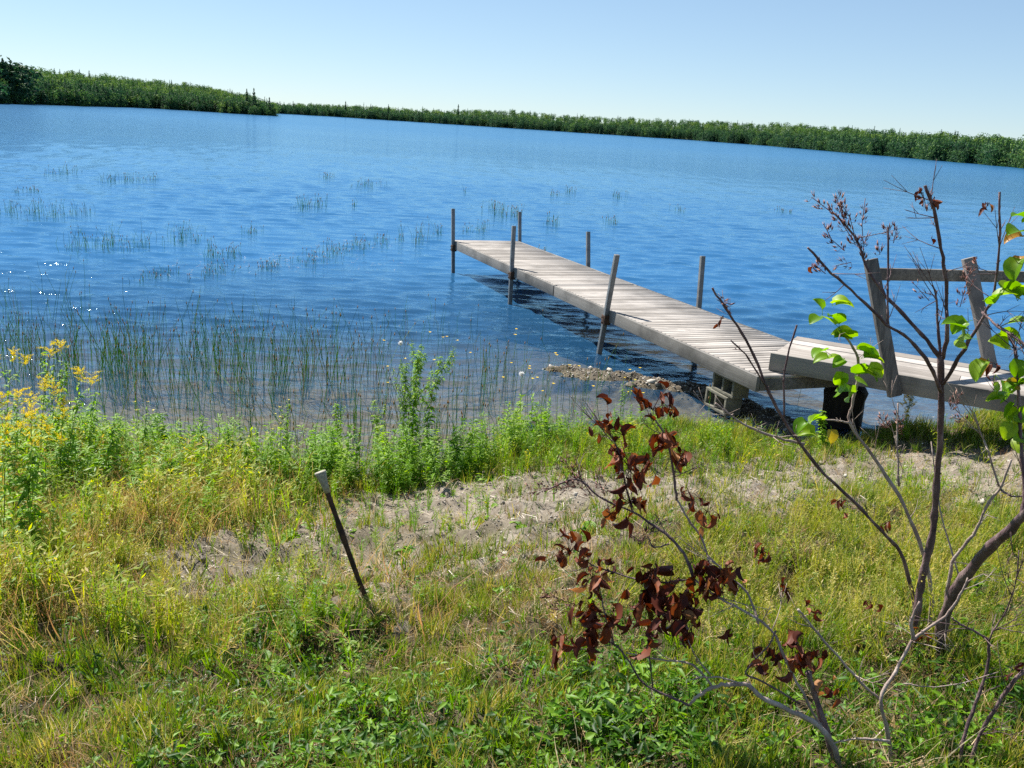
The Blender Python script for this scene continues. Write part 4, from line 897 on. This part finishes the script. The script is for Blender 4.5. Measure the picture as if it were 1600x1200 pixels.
green_leaves([(1545, 478, 1, 130), (1535, 470, 1, 60), (1562, 455, 2, 30), (1580, 450, 1, 20), (1520, 500, 1, 180), (1512, 520, 2, 190), (1530, 530, 1, 200), (1555, 520, 1, -20), (1570, 505, 1, 10), (1545, 560, 2, 230), (1555, 585, 2, 260), (1575, 545, 1, None), (1590, 470, 2, 90), (1600, 500, 1, None)], YR, lil, .064, 3)
green_leaves([(1598, 370, 2, 170), (1606, 345, 2, 120), (1600, 400, 2, 210), (1600, 600, 3, 150), (1588, 618, 2, 190), (1570, 625, 2, 170), (1605, 640, 2, 220), (1598, 680, 2, 200), (1600, 560, 2, None), (1575, 650, 2, 250)], YR-.08, lil, .058, 4)

# the dead shrub in front: pale crooked limbs and clusters of curled brown leaves
fp = G(1318, 1195); YF = float(fp[1]); fp = dep(1322, 1235, YF)
ds = empty('dead_shrub', tuple(G(1320, 1199))); tag(ds, 'half-dead shrub in the foreground hung with curled dark red-brown leaves', 'bush')
GR = M['bark']
limb([(1335, 1260, YF-.05), (1308, 1195, YF), (1290, 1140, YF+.03), (1275, 1095, YF+.05), (1263, 1050, YF+.05)], 10, 6.5, GR, ds, 'trunk', 10)
limb([(1316, 1215, YF-.03), (1300, 1160, YF-.03), (1270, 1128, YF-.03), (1225, 1105, YF-.03), (1190, 1090, YF-.03), (1170, 1072, YF-.02), (1140, 1069, YF), (1115, 1074, YF), (1092, 1087, YF), (1078, 1101, YF)], 6.5, 3.4, PBK, ds, 'branch', 10)
limb([(1078, 1102, YF), (1050, 1090, YF+.03), (1010, 1072, YF+.05), (990, 1045, YF+.07), (965, 1010, YF+.1), (945, 1000, YF+.12)], 2.8, 1.8, GR, ds, twigs=2)
limb([(1114, 1074, YF), (1097, 1052, YF+.02), (1075, 1036, YF+.03), (1030, 1030, YF+.05), (978, 1020, YF+.07)], 2.6, 1.4, PBK, ds)
limb([(1168, 1072, YF-.02), (1130, 1060, YF), (1100, 1058, YF), (1080, 1062, YF)], 2.2, 1.2, PBK, ds)
limb([(1110, 1055, YF+.02), (1090, 1030, YF+.03), (1075, 1000, YF+.04)], 1.8, 1.2, PBK, ds)
limb([(1020, 1075, YF+.04), (1016, 1040, YF+.05), (1012, 1000, YF+.06)], 1.8, 1.3, GR, ds)
limb([(1290, 1145, YF+.03), (1262, 1100, YF+.03), (1228, 1030, YF+.05), (1205, 985, YF+.08), (1172, 960, YF+.1), (1120, 932, YF+.15), (1085, 905, YF+.2)], 3.6, 2.2, PBK, ds, twigs=3)
limb([(1086, 915, YF+.2), (1078, 885, YF+.22), (1055, 848, YF+.25), (1024, 823, YF+.28), (988, 800, YF+.3), (935, 775, YF+.32), (900, 748, YF+.33), (850, 768, YF+.3)], 4, 1.4, GR, ds, twigs=4)
limb([(1057, 782, YF+.3), (1053, 745, YF+.3), (1047, 710, YF+.3), (1035, 673, YF+.3), (1016, 645, YF+.3)], 3, 1.6, GR, ds, twigs=2)
limb([(1120, 935, YF+.15), (1100, 850, YF+.25), (1075, 810, YF+.28), (1057, 780, YF+.3)], 2.4, 2.6, PBK, ds)
limb([(988, 800, YF+.3), (975, 745, YF+.32), (965, 700, YF+.33), (945, 665, YF+.33)], 2.2, 1.4, GR, ds, twigs=2)
limb([(1085, 905, YF+.2), (1040, 910, YF+.2), (993, 905, YF+.22), (957, 893, YF+.24), (933, 887, YF+.25), (905, 870, YF+.26)], 2.2, 1.3, GR, ds)
limb([(960, 1010, YF+.1), (945, 960, YF+.13), (935, 905, YF+.16)], 2, 1.3, GR, ds)
limb([(1045, 850, YF+.25), (1022, 855, YF+.26), (1012, 838, YF+.27)], 1.8, 1.1, GR, ds)
limb([(1250, 1100, YF+.02), (1192, 1065, YF+.02), (1165, 1050, YF+.02), (1200, 1010, YF+.04), (1212, 985, YF+.05)], 2.2, 1.8, GR, ds)
limb([(1376, 1094, YF+.05), (1345, 1066, YF+.06), (1300, 1015, YF+.08), (1262, 970, YF+.1), (1247, 952, YF+.1)], 3, 2.4, PBK, ds, twigs=2)
limb([(1185, 975, YF+.1), (1170, 930, YF+.15), (1140, 900, YF+.18), (1105, 868, YF+.2)], 2.8, 1.6, PBK, ds, twigs=2)
for k, (x_, y_, Y_, n_l, spx, sz, kd) in enumerate([(952, 675, YF+.33, 10, 15, .042, 'bud'), (975, 715, YF+.33, 5, 10, .035, 'bud'), (1020, 640, YF+.3, 9, 13, .042, 'bud'), (1048, 650, YF+.3, 6, 11, .038, 'bud'), (1042, 690, YF+.3, 9, 14, .046, 'leaf'), (1060, 705, YF+.3, 5, 9, .045, 'leaf'),
        (985, 735, YF+.32, 11, 18, .044, 'leaf'), (1008, 725, YF+.31, 6, 10, .046, 'leaf'), (985, 785, YF+.3, 10, 16, .042, 'leaf'), (1078, 772, YF+.3, 5, 11, .04, 'leaf'), (1105, 800, YF+.28, 6, 14, .038, 'leaf'), (890, 862, YF+.26, 11, 15, .044, 'bud'), (915, 868, YF+.26, 3, 8, .04, 'leaf'),
        (925, 905, YF+.16, 9, 11, .045, 'leaf'), (955, 880, YF+.24, 5, 12, .036, 'leaf'), (922, 945, YF+.14, 9, 13, .05, 'leaf'), (958, 955, YF+.12, 8, 14, .048, 'leaf'), (1012, 900, YF+.2, 10, 15, .05, 'leaf'), (1045, 915, YF+.18, 12, 18, .055, 'leaf'), (1035, 955, YF+.12, 12, 17, .055, 'leaf'),
        (1070, 955, YF+.12, 10, 15, .052, 'leaf'), (1005, 945, YF+.14, 4, 10, .06, 'leaf'), (885, 1000, YF+.12, 7, 12, .05, 'leaf'), (920, 990, YF+.12, 7, 12, .048, 'leaf'), (1012, 995, YF+.06, 3, 6, .05, 'leaf'), (1080, 985, YF+.06, 5, 10, .042, 'leaf'), (1105, 890, YF+.17, 9, 15, .052, 'leaf'), (1140, 895, YF+.17, 9, 15, .052, 'leaf'),
        (1118, 915, YF+.15, 7, 12, .045, 'leaf'), (1200, 1020, YF+.05, 9, 13, .036, 'leaf'), (1250, 1020, YF+.05, 15, 16, .042, 'leaf'), (1275, 1028, YF+.05, 5, 8, .032, 'leaf'), (1142, 985, YF+.1, 2, 4, .036, 'leaf'), (1300, 1072, YF+.06, 7, 12, .034, 'leaf'), (1188, 865, YF+.2, 5, 10, .032, 'leaf'), (1222, 915, YF+.2, 4, 8, .028, 'leaf'), (1265, 945, YF+.1, 4, 9, .028, 'leaf')]):
    dead_cluster(x_, y_, Y_, n_l, ds, spx, sz, kd, k)
for k, (pts, n, Yp) in enumerate([([(905, 755), (880, 715)], 16, YF+.33), ([(925, 775), (905, 745), (898, 712)], 18, YF+.33), ([(900, 760), (825, 765)], 30, YF+.31), ([(945, 775), (930, 735)], 14, YF+.33), ([(900, 945), (840, 925)], 26, YF+.2), ([(905, 960), (860, 950)], 16, YF+.2),
        ([(1000, 850), (1015, 825)], 16, YF+.28), ([(985, 835), (1000, 845)], 10, YF+.28), ([(970, 690), (985, 730)], 8, YF+.33)]):
    pods(pts, Yp, n, ds, seed=100+k, size=.015, wpx=8)

# a third, bare shrub at the lower right corner
bp = G(1500, 1195); YC = float(bp[1])
bs = empty('bare_shrub', tuple(bp)); tag(bs, 'leafless twiggy shrub in the lower right corner of the bank', 'bush')
limb([(1490, 1240, YC-.05), (1505, 1160, YC), (1525, 1100, YC+.03), (1541, 1050, YC+.05), (1545, 1008, YC+.06), (1532, 992, YC+.06), (1505, 978, YC+.06), (1488, 965, YC+.06)], 5, 1.8, GR, bs, 'branch', 8, 3)
limb([(1543, 1006, YC+.06), (1552, 985, YC+.05), (1572, 955, YC+.05), (1588, 905, YC+.05), (1592, 860, YC+.05)], 2, 1.2, GR, bs, twigs=4)
limb([(1500, 1245, YC-.05), (1530, 1150, YC-.03), (1560, 1100, YC-.04), (1590, 1058, YC-.05), (1640, 1020, YC-.05)], 4.5, 4, GR, bs, twigs=4)
limb([(1395, 1245, YC), (1388, 1150, YC), (1376, 1094, YC), (1400, 1050, YC+.03), (1425, 1002, YC+.05), (1445, 985, YC+.06), (1478, 962, YC+.06), (1500, 930, YC+.05), (1512, 903, YC+.05)], 5, 2, PBK, bs, twigs=3)
limb([(1426, 1003, YC+.05), (1425, 968, YC+.05), (1437, 940, YC+.05)], 4, 2.5, PBK, bs)
limb([(1302, 1162, YC-.1), (1340, 1154, YC-.1), (1390, 1158, YC-.1)], 1.8, 3, PBK, bs)
limb([(1412, 1068, YC), (1450, 1073, YC), (1500, 1068, YC), (1560, 1050, YC)], 1.6, 1, PBK, bs)
dead_cluster(1595, 1055, YC-.05, 4, bs, 8, .03, 'leaf', 7); dead_cluster(1465, 1178, YC, 3, bs, 10, .035, 'leaf', 8)

# ------------------------------------------------------------------ tall herbs, each a plant of its own
LNC = [leaf_t(.21, .3, .9+.3*k, rows=5, wav=.004, seed=30+k) for k in range(4)]
THN = [leaf_t(.09, .2, .3+.3*k, rows=4, seed=40+k) for k in range(3)]
BRD = [leaf_t(.42, .3, .9+.25*k, rows=6, wav=.012, seed=50+k) for k in range(4)]
PET = [leaf_t(.3, .1, .1, rows=3, seed=60)]
def stem_pts(b, t, r, bend=.03):
    m = (b+t)/2+np.array([r.normal(0, 1), r.normal(0, .5), 0])*bend*np.linalg.norm(t-b); return [b-np.array([0, 0, .03]), (b+m)/2, m, (m+t)/2, t]
def along(P, t):
    P = np.array(P); k = t*(len(P)-1); i = np.minimum(k.astype(int), len(P)-2); f = (k-i)[:, None]; return P[i]*(1-f)+P[i+1]*f
def herb(name, cat, label, group, tp, bs_, nleaf, lsize, temps, lmat, flower=None, branches=0, seed=0, lrange=(.1, .97), sw=.0028):
    r = np.random.default_rng(seed+900); b = G(*bs_); t = dep(tp[0], tp[1], b[1]+r.uniform(-.05, .08)); L = np.linalg.norm(t-b)
    root = empty(name, tuple(b)); tag(root, label, cat, group); P = stem_pts(b, t, r)
    T = TM(); tube(T, P, [sw, sw*.9, sw*.8, sw*.6, sw*.35], 6, .4, sub=3); ends = [t]; segs = [P]
    for k in range(branches):
        f = np.array([r.uniform(.45, .85)]); p = along(P, f)[0]; a = r.uniform(0, 6.283); l = L*r.uniform(.15, .3)
        e = p+np.array([math.cos(a)*l*.55, math.sin(a)*l*.5, l]); q = [p, (p+e)/2+np.array([math.cos(a), math.sin(a), 0])*l*.12, e]; tube(T, q, [sw*.5, sw*.4, sw*.25], 5, .5, sub=2); ends.append(e); segs.append(q)
    to_local(T, root).build('stem', M['stem'], root)
    T = TM()
    for q, seg in enumerate(segs):
        n = nleaf if q == 0 else max(4, nleaf//5); f = r.uniform(lrange[0], lrange[1], n) if q == 0 else r.uniform(.1, 1, n); pos = along(seg, f); a = np.arange(n)*2.4+r.normal(0, .3, n)
        d = np.stack([np.cos(a), np.sin(a), r.normal(.55, .3, n)], 1); sz = lsize*(1.05-.55*f)*r.uniform(.7, 1.2, n)*(1 if q == 0 else .6)
        scatter_dir(temps, pos, d, sz, roll=r.normal(0, .3, n), rnd=np.clip(r.normal(.5, .2, n), 0, 1), r2=r, T=T)
    to_local(T, root).build('leaves', lmat, root)
    for e in ends if flower else []:
        T = TM()
        if flower == 'goldenrod':
            for k in range(12):
                a = r.uniform(0, 6.283); l = r.uniform(.02, .075); z0 = -r.uniform(0, .09); q0 = e+np.array([0, 0, z0]); q1 = q0+np.array([math.cos(a)*l, math.sin(a)*l, .02-z0*.1]); tube(T, [q0, (q0+q1)/2+[0, 0, .012], q1], [.0008]*3, 3, .9)
                m = 30; f = r.uniform(.1, 1, m)[:, None]; pos = q0*(1-f)+q1*f+[0, 0, .004]+r.normal(0, .0035, (m, 3)); d = r.normal(0, .6, (m, 3))+[0, 0, .8]
                scatter_dir(PET, pos, d, .0085*r.uniform(.6, 1.3, m), roll=r.uniform(0, 6, m), rnd=r.random(m), r2=r, T=T)
        else:
            n = {'hawkweed': 22, 'puff': 420, 'daisy': 16, 'primrose': 7, 'bud': 10}[flower]; rr = {'hawkweed': .014, 'puff': .02, 'daisy': .014, 'primrose': .016, 'bud': .006}[flower]
            if flower == 'puff': d = r.normal(0, 1, (n, 3)); wsc = .021
            else:
                a = r.uniform(0, 6.283, n); d = np.stack([np.cos(a), np.sin(a), np.full(n, .35 if flower != 'bud' else 1.6)], 1); wsc = rr
            scatter_dir(PET if flower != 'puff' else THN, np.tile(e, (n, 1)), d, wsc*r.uniform(.85, 1.15, n), roll=r.normal(0, .2, n), r2=r, T=T)
            if flower == 'daisy': tube(T, [e, e+np.array([0, 0, .004])], [.004, .003], 6, .5)
        to_local(T, root).build('flower_head', M['white'] if flower in ('puff', 'daisy') else M['gold'], root)
    return root
GR_ = 'goldenrod plants at the left edge of the bank'
for k, (tp, bs_, lb) in enumerate([((78, 540), (66, 800), 'tallest goldenrod at the left with an orange-yellow plume, second from the left edge'), ((20, 548), (12, 770), 'goldenrod at the left edge with a pale greenish-yellow top'), ((128, 577), (92, 790), 'goldenrod whose orange plume leans right, beside the tallest goldenrod'),
        ((70, 592), (50, 830), 'goldenrod with small yellow flowers just below the tallest plume'), ((28, 612), (20, 850), 'bushy goldenrod with deep yellow clusters low at the left edge'), ((3, 618), (-4, 840), 'goldenrod cut off by the left edge with a small yellow tuft'), ((48, 640), (40, 880), 'low goldenrod with a faded tuft under the bushy goldenrod'), ((98, 640), (104, 800), 'short goldenrod right of the bushy goldenrod'), ((8, 655), (4, 900), 'lowest goldenrod at the left edge')]):
    herb('goldenrod', 'goldenrod', lb, GR_, tp, bs_, 66, .10, LNC, M['weed'], 'goldenrod', 2 if k < 5 else 1, k)
TW = 'tall green weeds along the waterline'
for k, (tp, bs_, nl, ls, br, fl, lb) in enumerate([((525, 628), (526, 735), 60, .075, 1, 'bud', 'leafy weed with a flat yellowish top standing alone in front of the left rushes'), ((582, 622), (590, 735), 60, .07, 2, None, 'narrow-leaved green weed with a pointed top left of the biggest weed'), ((600, 655), (600, 745), 50, .06, 2, 'bud', 'yellow-green weed low beside the biggest weed'),
        ((655, 540), (645, 735), 120, .085, 8, None, 'biggest bushy green weed in the middle of the waterline'), ((690, 552), (668, 738), 90, .08, 5, None, 'upright green weed leaning right behind the biggest bushy weed'), ((635, 560), (628, 735), 80, .075, 5, None, 'feathery green weed leaning left behind the biggest bushy weed'),
        ((450, 625), (448, 735), 40, .06, 4, 'primrose', 'spindly weed with small yellow flowers right of the left rushes'), ((425, 670), (420, 740), 26, .055, 3, 'primrose', 'low spreading weed with pale yellow flowers left of the spindly one'), ((232, 628), (222, 745), 34, .06, 3, 'primrose', 'evening primrose with lemon flowers in front of the left rushes'),
        ((180, 655), (160, 790), 60, .08, 2, None, 'arching leafy weed behind the goldenrods'), ((150, 610), (150, 760), 60, .08, 2, None, 'pale green leafy weed just right of the leaning orange plume'), ((100, 560), (95, 780), 70, .08, 3, None, 'tall leafy stem between the goldenrod plumes'), ((385, 690), (380, 760), 40, .06, 2, None, 'small leafy weed left of the stake'),
        ((975, 590), (975, 700), 30, .05, 3, 'primrose', 'yellow-flowered weed standing before the gravel spit'), ((1425, 615), (1418, 690), 46, .045, 5, 'goldenrod', 'feathery pale yellow weed under the footbridge'), ((1285, 640), (1288, 705), 40, .075, 2, None, 'broad-leaved green weed in front of the black stump'),
        ((50, 690), (60, 900), 60, .10, 2, None, 'arching grass-leaved weed low at the left edge'), ((260, 690), (262, 790), 40, .06, 2, None, 'short green weed right of the evening primrose')]):
    herb('tall_weed', 'weed', lb, TW, tp, bs_, int(nl*2.6), ls*1.1, BRD if 'broad-leaved' in lb else LNC, M['weed'], fl, br, 40+k)
HW = 'thin flower stalks rising over the shallows'
for k, (tp, bs_, fl, br, lb) in enumerate([((692, 527), (676, 735), 'hawkweed', 5, 'thin stalk with several small orange-yellow heads above the biggest bushy weed'), ((735, 551), (742, 730), 'hawkweed', 0, 'thin stalk with one orange flower head over the clump of rushes'), ((805, 523), (770, 735), 'hawkweed', 3, 'tall thin stalk whose faded yellow heads reach beside the dock'),
        ((868, 552), (838, 745), 'hawkweed', 5, 'branched stalk with yellow heads left of the gravel spit'), ((840, 590), (850, 740), 'hawkweed', 1, 'thin stalk with one orange head right of the white seed ball'), ((600, 532), (615, 735), 'hawkweed', 3, 'thin stalk with brownish heads left of the small white seed ball'), ((648, 500), (630, 735), 'bud', 4, 'highest thin stalk with drooping buds above the bushy weeds'),
        ((815, 584), (890, 760), 'puff', 0, 'leaning stalk carrying a large white fluffy seed ball'), ((626, 536), (650, 740), 'puff', 0, 'stalk carrying a smaller white seed ball over the water'), ((905, 572), (912, 735), 'hawkweed', 2, 'short branched stalk with tiny yellow heads before the gravel spit'), ((1000, 575), (1005, 705), 'hawkweed', 2, 'thin stalk with yellow heads in front of the dock post shadow')]):
    herb('flower_stalk', 'flower', lb, HW, tp, bs_, 7, .035, THN, M['weed'], fl, br, 80+k, (.05, .5), .0015)
for k, (tp, bs_, lb) in enumerate([((228, 866), (226, 890), 'white daisy on the bare patch at the left'), ((1441, 693), (1441, 706), 'small white flower in the grass strip beyond the lilac'), ((1458, 652), (1457, 668), 'white flower near the waterline right of the lilac trunk')]):
    herb('daisy', 'flower', lb, None, tp, bs_, 4, .02, THN, M['weed'], 'daisy', 0, 120+k, (.05, .6), .001)
def rosette(px_, py_, n, size, lb, lift=.5, seed=0, mat='weed', temps=None):
    r = np.random.default_rng(seed+400); p = G(px_, py_); a = np.arange(n)*2.4+r.normal(0, .2, n)
    d = np.stack([np.cos(a), np.sin(a), r.uniform(.2, 1.1, n)*lift*1.4], 1)
    T = scatter_dir(temps or BRD, np.zeros((n, 3))+r.normal(0, size*.06, (n, 3)), d, size*r.uniform(.6, 1.15, n), roll=r.normal(0, .25, n), rnd=np.clip(r.normal(.45, .2, n), 0, 1), r2=r)
    o = T.build('broadleaf_plant', M[mat]); o.location = tuple(p); tag(o, lb, 'plant', 'leafy plants on the gravel')
for k, (x_, y_, n, sz, lb) in enumerate([(768, 750, 16, .13, 'dark green dock plant on the crest of the gravel, larger of two'), (803, 742, 10, .09, 'smaller dark green dock plant just right of the larger one on the crest'), (925, 835, 34, .13, 'large pale-leaved leafy plant on gravel left of the dead red leaves'), (455, 842, 18, .12, 'spreading leafy plant left of the stake'),
        (490, 828, 12, .10, 'leafy plant touching the stake half way down'), (632, 820, 14, .07, 'dark spiky rosette on the gravel right of the stake'), (640, 862, 16, .10, 'light green leafy rosette at the foot of the gravel slope'), (690, 775, 8, .05, 'small weed near the crest of the gravel'), (755, 812, 14, .08, 'low green plant in the middle of the gravel'),
        (812, 822, 14, .08, 'low green plant right of the middle of the gravel'), (775, 790, 8, .06, 'yellow-green seedling on the gravel below the dock plants'), (1160, 745, 12, .07, 'low leafy weed at the edge of the gravel below the footbridge'), (585, 770, 8, .06, 'small sprout on top of the gravel crest left of the middle'), (870, 850, 14, .08, 'leafy plant left of the large pale-leaved one'),
        (420, 1035, 20, .10, 'dark leafy plant in the lawn below the stake'), (240, 1040, 22, .12, 'dark leafy plant in the deep grass at the lower left'), (545, 835, 10, .08, 'leafy sprout just right of the stake')]):
    rosette(x_, y_, n, sz, lb, .5, k)
